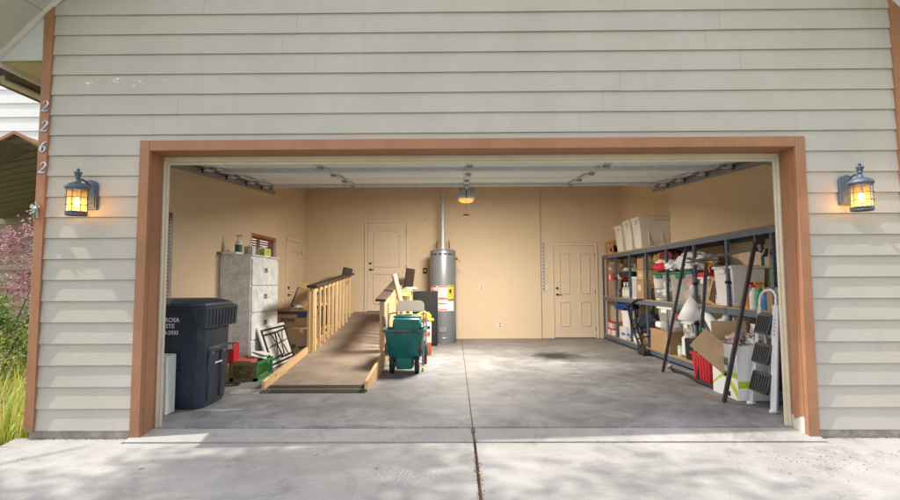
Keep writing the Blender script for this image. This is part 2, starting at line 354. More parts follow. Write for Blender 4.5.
# ------------------------------------------------------------------ mesh builder
class MB:
    def __init__(s): s.bm = bmesh.new()
    def _fin(s, vs, mi, mat=None):
        if mat is not None: bmesh.ops.transform(s.bm, matrix=mat, verts=vs)
        fs = set()
        for v in vs:
            for f in v.link_faces: fs.add(f)
        for f in fs: f.material_index = mi
        return s
    def box(s, c, d, rot=None, bev=0, mi=0, taper=None, seg=1):
        """c centre, d full size; rot euler or Matrix; taper=(sx,sy) scale of the TOP face"""
        g = bmesh.ops.create_cube(s.bm, size=1); vs = g['verts']
        for v in vs:
            v.co = Vector((v.co.x * d[0], v.co.y * d[1], v.co.z * d[2]))
            if taper and v.co.z > 0: v.co.x *= taper[0]; v.co.y *= taper[1]
        if bev:
            es = set(e for v in vs for e in v.link_edges)
            r = bmesh.ops.bevel(s.bm, geom=list(es), offset=bev, segments=seg, affect='EDGES', profile=.5)
            vs = list(set(r['verts']) | set(v for v in vs if v.is_valid))
            vs = list(set(v for f in r['faces'] for v in f.verts) | set(v for v in vs if v.is_valid))
        m = Matrix.Translation(Vector(c))
        if rot is not None:
            rm = rot.to_4x4() if isinstance(rot, Matrix) else Matrix.Rotation(rot[2], 4, 'Z') @ Matrix.Rotation(rot[1], 4, 'Y') @ Matrix.Rotation(rot[0], 4, 'X')
            m = m @ rm
        return s._fin(vs, mi, m)
    def beam(s, a, b, w, h, mi=0, bev=0, roll=0):
        a, b = Vector(a), Vector(b); d = b - a; L = d.length
        q = d.to_track_quat('Z', 'Y') @ Quaternion((0, 0, 1), roll)
        return s.box((a + b) / 2, (w, h, L), q.to_matrix(), bev, mi)
    def cyl(s, a, b, r, r2=None, seg=16, mi=0):
        a, b = Vector(a), Vector(b); d = b - a
        g = bmesh.ops.create_cone(s.bm, cap_ends=True, segments=seg, radius1=r, radius2=r if r2 is None else r2, depth=d.length)
        m = Matrix.Translation((a + b) / 2) @ d.to_track_quat('Z', 'Y').to_matrix().to_4x4()
        return s._fin(g['verts'], mi, m)
    def tube(s, pts, r, seg=8, mi=0, closed=False):
        pts = [Vector(p) for p in pts]; n = len(pts); rings = []
        prev = None
        for i, p in enumerate(pts):
            if closed: d = pts[(i + 1) % n] - pts[i - 1]
            else: d = pts[min(i + 1, n - 1)] - pts[max(i - 1, 0)]
            d.normalize()
            up = prev if prev is not None and abs(prev.dot(d)) < .95 else (Vector((0, 0, 1)) if abs(d.z) < .9 else Vector((1, 0, 0)))
            u = (up - d * up.dot(d)).normalized(); w = d.cross(u); prev = u
            rr = r[i] if isinstance(r, (list, tuple)) else r
            rings.append([s.bm.verts.new(p + (u * math.cos(2 * PI * k / seg) + w * math.sin(2 * PI * k / seg)) * rr) for k in range(seg)])
        m = n if closed else n - 1
        for i in range(m):
            A, B = rings[i], rings[(i + 1) % n]
            for k in range(seg):
                f = s.bm.faces.new((A[k], A[(k + 1) % seg], B[(k + 1) % seg], B[k])); f.material_index = mi
        if not closed:
            for A in (rings[0][::-1], rings[-1]):
                f = s.bm.faces.new(A); f.material_index = mi
        return s
    def lathe(s, prof, c=(0, 0, 0), seg=24, mi=0, sx=1, sy=1):
        rings = []
        for r, z in prof:
            rings.append([s.bm.verts.new((c[0] + r * sx * math.cos(2 * PI * k / seg), c[1] + r * sy * math.sin(2 * PI * k / seg), c[2] + z)) for k in range(seg)])
        for A, B in zip(rings, rings[1:]):
            for k in range(seg):
                f = s.bm.faces.new((A[k], A[(k + 1) % seg], B[(k + 1) % seg], B[k])); f.material_index = mi
        for A in (rings[0][::-1], rings[-1]):
            try: f = s.bm.faces.new(A); f.material_index = mi
            except Exception: pass
        return s
    def prism(s, pts, axis, a, b, mi=0):
        """pts 2D polygon in the other two axes (x,y,z order), extruded from a to b along axis"""
        def mk(p, t):
            if axis == 'x': return (t, p[0], p[1])
            if axis == 'y': return (p[0], t, p[1])
            return (p[0], p[1], t)
        A = [s.bm.verts.new(mk(p, a)) for p in pts]; B = [s.bm.verts.new(mk(p, b)) for p in pts]
        fs = [s.bm.faces.new(A[::-1]), s.bm.faces.new(B)]
        n = len(pts)
        for i in range(n): fs.append(s.bm.faces.new((A[i], A[(i + 1) % n], B[(i + 1) % n], B[i])))
        for f in fs: f.material_index = mi
        return s
    def quad(s, *p, mi=0):
        f = s.bm.faces.new([s.bm.verts.new(q) for q in p]); f.material_index = mi; return s
    def blob(s, c, d, amp=.15, sub=3, seed=0, mi=0, flat=0, freq=3.0):
        from mathutils import noise as NZ
        g = bmesh.ops.create_icosphere(s.bm, subdivisions=sub, radius=.5)
        for v in g['verts']:
            n = NZ.noise(v.co * freq * 2 + Vector((seed * 7.1, seed * 3.3, seed))) + .5 * NZ.noise(v.co * freq * 5 + Vector((seed, seed * 2.2, 0)))
            v.co *= 1 + amp * n * 2
            if flat and v.co.z < -.5 + flat: v.co.z = -.5 + flat
            v.co = Vector((v.co.x * d[0], v.co.y * d[1], v.co.z * d[2])) + Vector(c)
        return s._fin(g['verts'], mi)
    def open_box(s, c, d, th, mi=0, taper=1.0):
        """open topped tapered container, c = centre of base, d = top size"""
        x, y, h = d[0] / 2, d[1] / 2, d[2]; k = taper
        o0 = [(-x * k, -y * k), (x * k, -y * k), (x * k, y * k), (-x * k, y * k)]; o1 = [(-x, -y), (x, -y), (x, y), (-x, y)]
        i1 = [((abs(a) - th) * (1 if a > 0 else -1), (abs(b) - th) * (1 if b > 0 else -1)) for a, b in o1]
        i0 = [((abs(a) - th) * (1 if a > 0 else -1), (abs(b) - th) * (1 if b > 0 else -1)) for a, b in o0]
        V = lambda L, z: [s.bm.verts.new((c[0] + a, c[1] + b, c[2] + z)) for a, b in L]
        a, b, e, f_ = V(o0, 0), V(o1, h), V(i1, h), V(i0, th)
        fs = [s.bm.faces.new(a[::-1]), s.bm.faces.new(f_)]
        for P, Q in ((a, b), (b, e), (e, f_)):
            for i in range(4): fs.append(s.bm.faces.new((P[i], P[(i + 1) % 4], Q[(i + 1) % 4], Q[i])))
        for f in fs: f.material_index = mi
        return s
    def build(s, name, mats, parent=None, loc=None, rot=None, smooth=40, off=None):
        bmesh.ops.recalc_face_normals(s.bm, faces=s.bm.faces)
        if off is not None: bmesh.ops.translate(s.bm, verts=s.bm.verts, vec=-Vector(off))
        me = bpy.data.meshes.new(name); s.bm.to_mesh(me); s.bm.free()
        for m in (mats if isinstance(mats, (list, tuple)) else [mats]): me.materials.append(M[m] if isinstance(m, str) else m)
        if smooth:
            for p in me.polygons: p.use_smooth = True
            me.set_sharp_from_angle(angle=R(smooth))
        o = bpy.data.objects.new(name, me); COL.objects.link(o)
        if parent: o.parent = parent
        if loc: o.location = loc
        if rot: o.rotation_euler = rot
        return o
def tag(o, label, cat, group=None):
    o['label'] = label; o['category'] = cat
    if group: o['group'] = group
    return o
def thing(name, label, cat, loc=(0, 0, 0), rz=0, group=None):
    o = bpy.data.objects.new(name, None); COL.objects.link(o); o.empty_display_size = .1
    o.location = loc; o.rotation_euler = (0, 0, rz)
    return tag(o, label, cat, group)
def struct(o, kind='structure'):
    o['kind'] = kind; return o
def copy_tree(o, parent=None):
    c = o.copy(); COL.objects.link(c); c.parent = parent
    for ch in [x for x in bpy.data.objects if x.parent == o]: copy_tree(ch, c)
    return c
def text_mesh(name, body, size, mat, parent, mtx, ext=.0008, align='CENTER', shear=0, sx=1, bold=0):
    cu = bpy.data.curves.new('txt', 'FONT'); cu.body = body; cu.size = size; cu.extrude = ext; cu.align_x = align; cu.align_y = 'CENTER'; cu.shear = shear
    cu.offset = bold; cu.space_line = .9; cu.resolution_u = 3
    o = bpy.data.objects.new('txt', cu); COL.objects.link(o)
    dg = bpy.context.evaluated_depsgraph_get(); me = bpy.data.meshes.new_from_object(o.evaluated_get(dg))
    bpy.data.objects.remove(o)
    me.transform(mtx @ Matrix.Diagonal((sx, 1, 1, 1))); me.name = name; me.materials.clear(); me.materials.append(M[mat])
    n = bpy.data.objects.new(name, me); COL.objects.link(n); n.parent = parent
    return n
def face_mtx(pos, facing):
    """text plane: facing '-y' (towards camera) or '-x' or '+x'"""
    if facing == '-y': r = Matrix.Rotation(PI / 2, 4, 'X')
    elif facing == '-x': r = Matrix.Rotation(-PI / 2, 4, 'Z') @ Matrix.Rotation(PI / 2, 4, 'X')
    else: r = Matrix.Rotation(PI / 2, 4, 'Z') @ Matrix.Rotation(PI / 2, 4, 'X')
    return Matrix.Translation(pos) @ r

# ------------------------------------------------------------------ key dimensions
XL, XR = -3.30, 3.76            # inside faces of the side walls
YB = 6.945                      # back wall
OL, OR_, OT = -2.595, 2.88, 2.362   # opening inside the trim
TL, TR, TT = -2.68, 2.965, 2.451    # trim outside
CL, CR = -3.555, 3.84           # outside edges of the corner boards
CLi, CRi = -3.478, 3.755
Z0, PIT = .0191, .1778
APX, APZ = .14, 7.30            # gable apex on the facade plane (45 degree roof)
ZC = 3.42
DEP = 7.15

# ------------------------------------------------------------------ ground
g = MB()
N = 40
def gz(x, y):
    return -.13 - .01 * min(abs(y), 20) * (1 if y < 0 else 0)
pts = [-300, -60, -20, -10, -6, -3.56, 4.6, 8, 20, 60, 300]
ys = [-300, -60, -25, -14, -6, 0, 8, 20, 60, 300]
vv = {}
for i, x in enumerate(pts):
    for j, y in enumerate(ys): vv[i, j] = g.bm.verts.new((x, y, gz(x, y)))
for i in range(len(pts) - 1):
    for j in range(len(ys) - 1): g.bm.faces.new((vv[i, j], vv[i + 1, j], vv[i + 1, j + 1], vv[i, j + 1]))
struct(g.build('ground', 'soil'))

# driveway: two slabs with a litter-filled joint
def dz(y): return -.052 + .02 * (y + .1)
d = MB()
def slab(x0, x1, y0, y1, x0b=None, x1b=None):
    x0b = x0 if x0b is None else x0b; x1b = x1 if x1b is None else x1b
    t = [(x0b, y0), (x1b, y0), (x1, y1), (x0, y1)]
    A = [d.bm.verts.new((x, y, dz(y))) for x, y in t]; B = [d.bm.verts.new((x, y, dz(y) - .12)) for x, y in t]
    d.bm.faces.new(A); d.bm.faces.new(B[::-1])
    for i in range(4): d.bm.faces.new((A[i], B[i], B[(i + 1) % 4], A[(i + 1) % 4]))
slab(-3.62, .146, -5.2, -.105, -3.45, .128); slab(.168, 4.3, -5.2, -.105, .154, 4.3)
slab(-3.66, TL - .012, -.1049, .03, -3.62, TL - .012); slab(TR + .012, 4.3, -.1049, .03)
slab(-3.45, .128, -14, -5.22); slab(.162, 4.3, -14, -5.22)
struct(d.build('driveway', 'drive', smooth=0))
j = MB(); j.box((.154, -2.65, -.105), (.05, 5.1, .04)); j.box((0.143, -.094, -.095), (5.3, .016, .05)); j.box((.154, -.05, -.045), (.014, .1, .04))
struct(j.build('driveway_joint', 'debris'))
ap = MB()   # garage threshold strip sloping out
def strip(x0, x1):
    ap.prism([(-.085, -.2), (-.085, -.046), (.0, -.028), (.17, -.014), (.17, -.2)], 'x', x0, x1)
strip(TL, .145); strip(.158, TR)
struct(ap.build('threshold', 'drive', smooth=0))
gf = MB()
gf.prism([(.178, -.2), (.178, -.012), (.20, -.006), (2.0, .0), (YB + .1, .0), (YB + .1, -.2)], 'x', XL - .1, .146)
gf.prism([(.178, -.2), (.178, -.012), (.20, -.006), (2.0, .0), (YB + .1, .0), (YB + .1, -.2)], 'x', .156, XR + .1)
gf.box((.151, 3.5, -.06), (.03, 6.9, .1), mi=1); gf.box((.1, .174, -.07), (5.4, .012, .1), mi=1)
struct(gf.build('garage_floor', ['gfloor', 'debris'], smooth=0))

# ------------------------------------------------------------------ the garage building
H = thing('garage_building', 'cream lap-sided garage with terracotta trim and its wide overhead door open', 'garage', (APX, 0, 0))
HO = (APX, 0, 0)
def part(name, mb, mats, parent=H, **k):
    return mb.build(name, mats, parent, off=HO if parent is H else None, **k)
def roofx(z, side):   # x on the roof line at height z
    return APX - (APZ - z) if side < 0 else APX + (APZ - z)
s = MB()
k = 0
rs = random.Random(3)
while True:
    z0 = Z0 + k * PIT; z1 = z0 + PIT + .012
    if z0 > APZ - .1: break
    segs = []
    xl, xr = CLi, CRi
    if z1 > 3.4:
        xl = max(xl, roofx(z0 + .03, -1)); xr = min(xr, roofx(z0 + .03, 1))
        if xr - xl < .1: break
    if z1 - .012 <= TT: segs = [(xl, TL), (TR, xr)]
    elif z0 < TT: segs = [(xl, TL), (TR, xr), (TL, TR)]
    else: segs = [(xl, xr)]
    for (a, b) in segs:
        zz0 = z0
        if z0 < TT and a == TL and b == TR: zz0 = TT + .002
        cuts = [a]
        if b - a > 3:
            xx = a + rs.uniform(.8, 2.4)
            while xx < b - .5: cuts.append(xx); xx += 3.66
        cuts.append(b)
        for p, q in zip(cuts, cuts[1:]):
            f = (zz0 - z0) / PIT
            xa = p + (.0015 if p != a else 0); nseg = max(1, int((q - xa) / .9)); P0 = None
            js = [(rs.uniform(-.0014, .0014), rs.uniform(-.0012, .0012)) for _ in range(nseg + 1)]
            rings = []
            for ii in range(nseg + 1):
                xx_ = xa + (q - xa) * ii / nseg; jz, jy = js[ii]
                rings.append([s.bm.verts.new((xx_, yy_, zz_)) for yy_, zz_ in ((.000 + .017 * f + jy, zz0 + jz), (.017, z1), (.030, z1), (.030, zz0))])
            for A_, B_ in zip(rings, rings[1:]):
                for q_ in range(4): s.bm.faces.new((A_[q_], A_[(q_ + 1) % 4], B_[(q_ + 1) % 4], B_[q_]))
            s.bm.faces.new(rings[0][::-1]); s.bm.faces.new(rings[-1])
    k += 1
part('siding', s, 'siding', smooth=0)
s = MB()
s.prism([(CL + .02, Z0), (TL, Z0), (TL, TT + .05), (TR, TT + .05), (TR, Z0), (CR - .02, Z0), (CR - .02, 3.56), (APX, APZ - .05), (CL + .02, 3.56)], 'y', .031, .185)
part('sheathing_wall', s, 'wall', smooth=0)
s = MB(); s.box(((CL + TL) / 2 + .01, .10, -.07), (TL - CL - .02, .17, .176)); part('foundation', s, 'found')
s = MB(); s.box(((CR + TR) / 2 - .01, .10, -.07), (CR - TR - .02, .17, .176)); part('foundation', s, 'found')
for side, (a, b) in ((-1, (CL, CLi)), (1, (CRi, CR))):
    s = MB(); zt = APZ - abs((a + b) / 2 - APX) - .02
    s.prism([(a, .012), (b, .012), (b, APZ - abs(b - APX) + .02), (a, APZ - abs(a - APX) + .02)], 'y', -.016, .03)
    s.box(((a + .012) if side < 0 else (b - .012), .09, 1.7), (.024, .115, 3.35))
    part('corner_board', s, 'trim')
for side in (-1, 1):
    s = MB(); a, b = (TL, OL) if side < 0 else (OR_, TR)
    s.box(((a + b) / 2, .008, TT / 2 - .027), (b - a, .052, TT + .054), bev=.004)
    xj = OL - .010 if side < 0 else OR_ + .010
    s.box((xj, .1125, (OT - .03) / 2 - .02), (.022, .155, OT + .055 + .03))
    part('door_trim', s, 'trim')
s = MB(); s.box(((OL + OR_) / 2, .0085, (OT + TT) / 2), (OR_ - OL, .050, TT - OT), bev=.004); s.box(((OL + OR_) / 2, .1125, OT + .012), (OR_ - OL, .155, .022))
part('door_trim', s, 'trim')
for side in (-1, 1):
    s = MB(); x = OL if side < 0 else OR_
    s.box((x + .012 * -side, .212, 1.15), (.026, .04, 2.36), bev=.006); s.box((x + .034 * -side, .222, 1.15), (.018, .022, 2.36), bev=.004)
    s.box((x + .016 * side, .218, 1.15), (.028, .05, 2.36), bev=.004)
    part('weatherstrip', s, 'cream')
s = MB(); s.box(((OL + OR_) / 2, .212, OT - .022), (OR_ - OL - .02, .04, .046), bev=.006); s.box(((OL + OR_) / 2, .236, OT - .052), (OR_ - OL - .06, .02, .03), bev=.004)
part('weatherstrip', s, 'cream')
# interior walls
s = MB()
def wall_holes(axis_x, xin, xout, y0, y1, z0, z1, holes):
    ycuts = sorted(set([y0, y1] + [h[0] for h in holes] + [h[1] for h in holes]))
    for a, b in zip(ycuts, ycuts[1:]):
        zs = [(z0, z1)]
        for h in holes:
            if h[0] <= a and b <= h[1]: zs = [(z0, h[2]), (h[3], z1)]
        for p, q in zs:
            if q - p > .001: s.box(((xin + xout) / 2, (a + b) / 2, (p + q) / 2), (abs(xout - xin), b - a, q - p))
W1 = (.52, 1.60, 1.05, 2.06); W2 = (3.86, 4.98, 1.06, 2.06)
wall_holes(0, XL, XL - .14, .186, DEP, -.05, ZC, [W1, W2])
part('side_wall', s, 'wall', smooth=0)
s = MB(); s.box(((XR + XR + .12) / 2, (.186 + DEP) / 2, ZC / 2 - .05), (.12, DEP - .186, ZC + .1)); part('side_wall', s, 'wall', smooth=0)
s = MB(); s.box(((XL + XR) / 2, YB + .1, ZC / 2 - .02), (XR - XL, .14, ZC + .04)); s.box(((XL + 1.925) / 2, YB + .01, ZC / 2), (1.925 - XL, .04, ZC), bev=.004)
s.box(((1.925 + 2.20) / 2, YB + .022, .045), (.25, .014, .09)); s.box(((XL + 1.925) / 2, YB - .013, .006), (1.9 - XL, .012, .05))
part('back_wall', s, 'wall', smooth=0)
s = MB(); s.box(((XL + XR) / 2, 3.65, ZC + .05), (XR - XL + .3, 6.9, .1)); part('ceiling', s, 'ceil')
# roof, soffits
s = MB()
for side in (-1, 1):
    ex = 4.30
    s.prism([(APX, APZ + .05), (APX + side * ex, APZ - ex + .05), (APX + side * ex, APZ - ex + .17), (APX, APZ + .22)], 'y', -.55, DEP + .3)
part('roof', s, 'shingle', smooth=0)
OV = .52
s = MB()
for side in (-1, 1):
    for i in range(14):      # soffit panels down the rake
        u0, u1 = i * .31, (i + 1) * .31 - .006
        if u0 > 4.2: break
        u1 = min(u1, 4.28)
        s.prism([(APX + side * u0, APZ - u0 + .02), (APX + side * u1, APZ - u1 + .02), (APX + side * u1, APZ - u1 + .045), (APX + side * u0, APZ - u0 + .045)], 'y', -OV + .02, .02)
    s.prism([(APX, APZ + .03), (APX + side * 4.28, APZ - 4.28 + .03), (APX + side * 4.28, APZ - 4.28 + .049), (APX, APZ + .049)], 'y', -OV + .03, .02, mi=1)
part('rake_soffit', s, ['soffit', 'soffit_dark'], smooth=0)
s = MB()
for side in (-1, 1):
    ex = 4.28
    s.prism([(APX, APZ + .0), (APX + side * ex, APZ - ex), (APX + side * ex, APZ - ex + .16), (APX, APZ + .16)], 'y', -OV - .02, -OV + .01)
    s.prism([(APX, APZ - .035), (APX + side * ex, APZ - ex - .035), (APX + side * ex, APZ - ex + .02), (APX, APZ + .02)], 'y', -.021, .0)
part('rake_board', s, 'frieze', smooth=0)
for side in (-1, 1):
    xi = CL - .003 if side < 0 else CR + .003; xo = APX + side * 4.24
    s = MB(); zt = lambda x: APZ - abs(x - APX) - .02
    zb = 3.174 if side < 0 else 3.174
    xo2 = APX + side * (APZ - zb - .03)
    s.prism([(xi, zb), (xo2, zb), (xo2, zb + .01), (xi, zt(xi))], 'y', .004, .03)
    s.box(((xi + xo2) / 2, 3.6, zb + .016), (abs(xo2 - xi), 7.1, .03), mi=1)
    s.box((xo2 + .012 * side, 3.5, zb + .03), (.02, 7.6, .15), mi=0)
    part('eave_box', s, ['eave', 'eavesof'], smooth=0)
s = MB(); s.box((-4.035, 3.4, 3.235), (.10, 7.7, .10), bev=.012)
s.tube([(-4.09, .20, 3.19), (-4.12, .205, 3.12), (-4.13, .24, 3.09), (-4.10, .33, 3.08), (-4.06, .8, 3.065), (-4.0, 2.5, 3.03)], .032, 10)
part('gutter', s, 'gutter')

# windows with blinds in the left wall
def window(W, nm='window'):
    y0, y1, z0, z1 = W
    f = MB(); w = .045
    for a, b, c, e in ((y0, y1, z1 - w, z1), (y0, y1, z0, z0 + w), (y0, y0 + w, z0 + w, z1 - w), (y1 - w, y1, z0 + w, z1 - w), ((y0 + y1) / 2 - .02, (y0 + y1) / 2 + .02, z0 + w, z1 - w)):
        f.box((XL - .10, (a + b) / 2, (c + e) / 2), (.05, b - a, e - c))
    f.box((XL - .03, y1 - .006, (z0 + z1) / 2), (.10, .012, z1 - z0)); f.box((XL - .03, y0 + .006, (z0 + z1) / 2), (.10, .012, z1 - z0))
    f.box((XL - .02, (y0 + y1) / 2, z0 + .006), (.12, y1 - y0 - .03, .012))
    fr = part(nm, f, 'winframe')
    p = MB(); p.box((XL - .10, (y0 + y1) / 2, (z0 + z1) / 2), (.006, y1 - y0 - .09, z1 - z0 - .09)); p.build('pane', 'glass', fr, off=HO)
    b = MB(); b.box((XL - .025, (y0 + y1) / 2, z1 - .03), (.06, y1 - y0 - .03, .055), bev=.004)
    z = z1 - .075
    while z > z0 + .03:
        b.box((XL - .022, (y0 + y1) / 2, z), (.05, y1 - y0 - .04, .003), rot=(0, R(46), 0)); z -= .042
    for yy in (y0 + .15, y1 - .15): b.box((XL - .022, yy, (z0 + z1) / 2), (.004, .004, z1 - z0 - .08))
    b.build('blind', 'blindw', fr, off=HO)
window(W1); window(W2)

# passage doors (local: x across, -y towards the viewer, z up)
DLX = -1.50
def passage(x, y, z, rz, w, h, style, knob_side, hinge_side):
    c = MB(); cw = .062
    c.box((-w / 2 - cw / 2 - .006, -.012, h / 2 + .02), (cw, .024, h + .04), bev=.004); c.box((w / 2 + cw / 2 + .006, -.012, h / 2 + .02), (cw, .024, h + .04), bev=.004)
    c.box((0, -.012, h + .035), (w + 2 * cw + .012, .025, cw), bev=.004)
    sl = MB(); sl.box((0, -.003, h / 2 + .006), (w - .004, .014, h - .012), bev=.002)
    def rect(x0, x1, z0, z1, arch=0):
        P = [(x0, z0), (x1, z0), (x1, z1 - arch)]
        if arch:
            for i in range(1, 8):
                t = i / 8; P.append((x1 + (x0 - x1) * t, z1 - arch + arch * math.sin(PI * t)))
        P.append((x0, z1 - arch))
        n = len(P)
        for i in range(n):
            a, b = P[i], P[(i + 1) % n]
            sl.beam((a[0], -.016, a[1]), (b[0], -.016, b[1]), .028, .022, bev=.006)
        return P
    if style == 'arch':
        rect(-w * .33, w * .33, h * .50, h * .91, .06); rect(-w * .33, w * .33, h * .09, h * .42)
        for i in range(1, 6):
            xx = -w * .33 + i * w * .11
            sl.box((xx, -.0115, h * .69), (.007, .006, h * .36)); sl.box((xx, -.0115, h * .255), (.007, .006, h * .31))
    else:
        for a in (-1, 1):
            rect(a * w * .25 - w * .115, a * w * .25 + w * .115, h * .48, h * .91); rect(a * w * .25 - w * .115, a * w * .25 + w * .115, h * .13, h * .39)
            sl.box((a * w * .25, -.010, h * .695), (w * .14, .007, h * .36), bev=.003); sl.box((a * w * .25, -.010, h * .26), (w * .14, .007, h * .19), bev=.003)
    sl.box((0, -.003, .006), (w, .04, .014), mi=1)  # black strip in place of the shaded gap under the slab
    dobj = sl.build('passage_door', ['doorpaint', 'black_metal'], H, loc=(x - APX, y, z), rot=(0, 0, rz))
    c.build('casing', 'casing', dobj)
    kx = knob_side * (w / 2 - .065)
    kn = MB(); kn.cyl((kx, -.008, h * .47), (kx, -.022, h * .47), .026); kn.cyl((kx, -.02, h * .47), (kx, -.05, h * .47), .010); kn.beam((kx, -.052, h * .47), (kx - knob_side * .09, -.052, h * .47), .016, .012, bev=.003)
    kn.build('knob', 'black_metal', dobj)
    kn = MB(); kn.cyl((kx, -.008, h * .47 + .14), (kx, -.03, h * .47 + .14), .026); kn.build('deadbolt', 'black_metal', dobj)
    for zz in (.2, h / 2, h - .2):
        hg = MB(); hg.box((hinge_side * (w / 2 + .001), -.014, zz), (.012, .012, .09)); hg.build('hinge', 'black_metal', dobj)
passage(DLX, YB - .011, .60, 0, .86, 1.98, 'arch', -1, 1)
passage(2.67, YB + .028, 0, 0, .905, 2.04, 'four', -1, 1)
passage(XL, 6.08, .05, PI / 2, .88, 2.03, 'arch', -1, 1)
def plate(x, y, z, rz, kind):
    p = MB(); p.box((0, -.003, 0), (.072 if kind != 'double' else .12, .006, .115), bev=.002)
    if kind == 'outlet': p.box((0, -.007, .026), (.030, .004, .030), bev=.004, mi=1); p.box((0, -.007, -.026), (.030, .004, .030), bev=.004, mi=1)
    elif kind == 'round': pass
    else: p.box((0, -.008, 0), (.012, .010, .026), bev=.001)
    p.build('light_switch' if kind != 'outlet' else 'wall_outlet', ['white_pl', 'grey_pl'], H, loc=(x - APX, y, z), rot=(0, 0, rz))
plate(.60, YB - .0115, 1.13, 0, 'outlet'); plate(2.06, YB + .028, 1.12, 0, 'switch'); plate(-2.32, YB - .0115, 1.36, 0, 'double'); plate(1.0, YB - .0115, .30, 0, 'outlet')
p = MB(); p.box((0, -.012, 0), (.085, .022, .13), bev=.004); p.box((0, -.026, .0), (.03, .008, .05), mi=1)
p.build('door_control', ['black', 'label_w'], H, loc=(-.65 - APX, YB - .012, 1.50))
p = MB(); p.box((0, -.012, 0), (.09, .02, .06), bev=.004); p.cyl((0, -.02, .01), (0, -.07, .03), .018); p.cyl((0, -.02, -.01), (.04, -.05, -.05), .012)
p.build('motion_sensor', ['white_pl'], H, loc=(-.60 - APX, YB - .012, 2.62))
# slotted rail
s = MB(); s.box((0, -.008, 0), (.05, .012, 1.12)); 
for i in range(14): s.box((0, -.0155, -.5 + i * .077), (.020, .004, .030), mi=1)
t_ = s.build('slotted_wall_rail', ['galv', 'ink'], loc=(1.985, YB + .028, 1.58)); tag(t_, 'narrow slotted metal strip hanging upright beside the four-panel door', 'wall strip')

# overhead door (open)
y0d, z0d, y1d, z1d = .47, 2.40, 2.80, 2.585
def dp(u, off=0):   # point along the door (0..1) and height offset
    return (y0d + (y1d - y0d) * u, z0d + (z1d - z0d) * u + off)
dl, dr = -2.62, 2.90
ang = math.atan2(z1d - z0d, y1d - y0d)
od = None
sec = MB()
for i in range(4):
    a, b = dp(i / 4 + .002, .04), dp((i + 1) / 4 - .002, .04)
    sec.prism([(a[0], a[1]), (b[0], b[1]), (b[0], b[1] + .04), (a[0], a[1] + .04)], 'x', dl, dr)
    for u in (.06, .94):   # panel edge ribs
        c = dp((i + u) / 4, .034); sec.box(((dl + dr) / 2, c[0], c[1]), (dr - dl, .045, .014), rot=(ang, 0, 0))
od = sec.build('overhead_door', 'doorsec', H, off=HO, smooth=0)
for u in (.03, .36, .985):
    s = MB(); c = dp(u, .004)
    s.box(((dl + dr) / 2, c[0], c[1]), (dr - dl - .02, .075, .012), rot=(ang, 0, 0)); s.box(((dl + dr) / 2, c[0] - .034, c[1] + .02), (dr - dl - .02, .006, .045)); s.box(((dl + dr) / 2, c[0] + .034, c[1] + .02), (dr - dl - .02, .006, .045))
    s.build('strut', 'galv', od, off=HO)
for x in (dl + .05, -1.42, .17, 1.62, dr - .05):
    s = MB(); a, b = dp(.01, .022), dp(.99, .022)
    s.beam((x, a[0], a[1]), (x, b[0], b[1]), .065, .010)
    for u in (.02, .25, .5, .75, .97):
        c = dp(u, .006); s.box((x, c[0], c[1]), (.06, .07, .02), rot=(ang, 0, 0), mi=1); s.cyl((x - .03, c[0], c[1] - .008), (x + .03, c[0], c[1] - .008), .010, seg=8, mi=1)
    s.build('stile', ['galv', 'galvd'], od, off=HO)
for side, x in ((-1, dl - .075), (1, dr + .075)):
    s = MB()
    pts_ = [(x, .33, .02), (x, .33, 2.1), (x, .36, 2.25), (x, .45, 2.34), (x, .60, 2.39)]
    a, b = (x, .60, 2.385), (x, 3.25, 2.595)
    for p, q in list(zip(pts_, pts_[1:])) + [(a, b)]:
        s.beam(p, q, .008, .055); s.beam((p[0] + .022 * side, p[1], p[2]), (q[0] + .022 * side, q[1], q[2]), .008, .055)
    s.beam((x + .03 * side, .5, 2.43), (x + .03 * side, 3.25, 2.65), .006, .03, mi=0)
    s.beam((x + .03 * side, 3.15, 2.6), (x + .03 * side, 3.15, ZC), .03, .004)
    s.build('track', 'galvd', od, off=HO)
    for u in (.04, .26, .5, .74, .96):
        s = MB()
        c = dp(u, -.01); s.cyl((x - .012, c[0], c[1]), (x + .012, c[0], c[1]), .026, seg=12, mi=1); s.cyl((x, c[0], c[1]), (x - side * .12, c[0], c[1] + .01), .007, seg=8); s.box((x - side * .075, c[0], c[1] + .012), (.05, .10, .03))
        s.build('roller', ['galv', 'black'], od, off=HO)

# ------------------------------------------------------------------ door opener with lit lens
T = thing('door_opener', 'silver garage door opener with glowing amber lens hanging behind the open door', 'opener', (.19, 3.42, 2.50))
s = MB(); s.box((0, .1, .09), (.27, .36, .15), bev=.03, seg=3); s.box((0, -.085, .09), (.015, .006, .15), mi=1); s.build('housing', ['galv', 'ink'], T)
s = MB(); s.lathe([(.0, -.035), (.07, -.032), (.10, -.020), (.108, -.008), (.108, .016)], (0, .06, 0), 24); s.build('lens', 'opener_lens', T)
s = MB(); s.beam((0, .0, .17), (0, -2.95, .02), .03, .045); s.build('rail', 'galv', T)
s = MB(); s.beam((-.1, .1, .16), (-.1, .1, .92), .03, .004); s.beam((.1, .1, .16), (.1, .1, .92), .03, .004); s.build('hanger', 'galv', T)
s = MB(); s.tube([(-.02, -.62, .08), (-.02, -.62, -.05), (-.018, -.62, -.30)], .0015, 6); s.box((-.018, -.62, -.32), (.09, .02, .022), bev=.005, mi=1); 
s = s.build('release_cord', ['grey_pl', 'red_tag'], T)

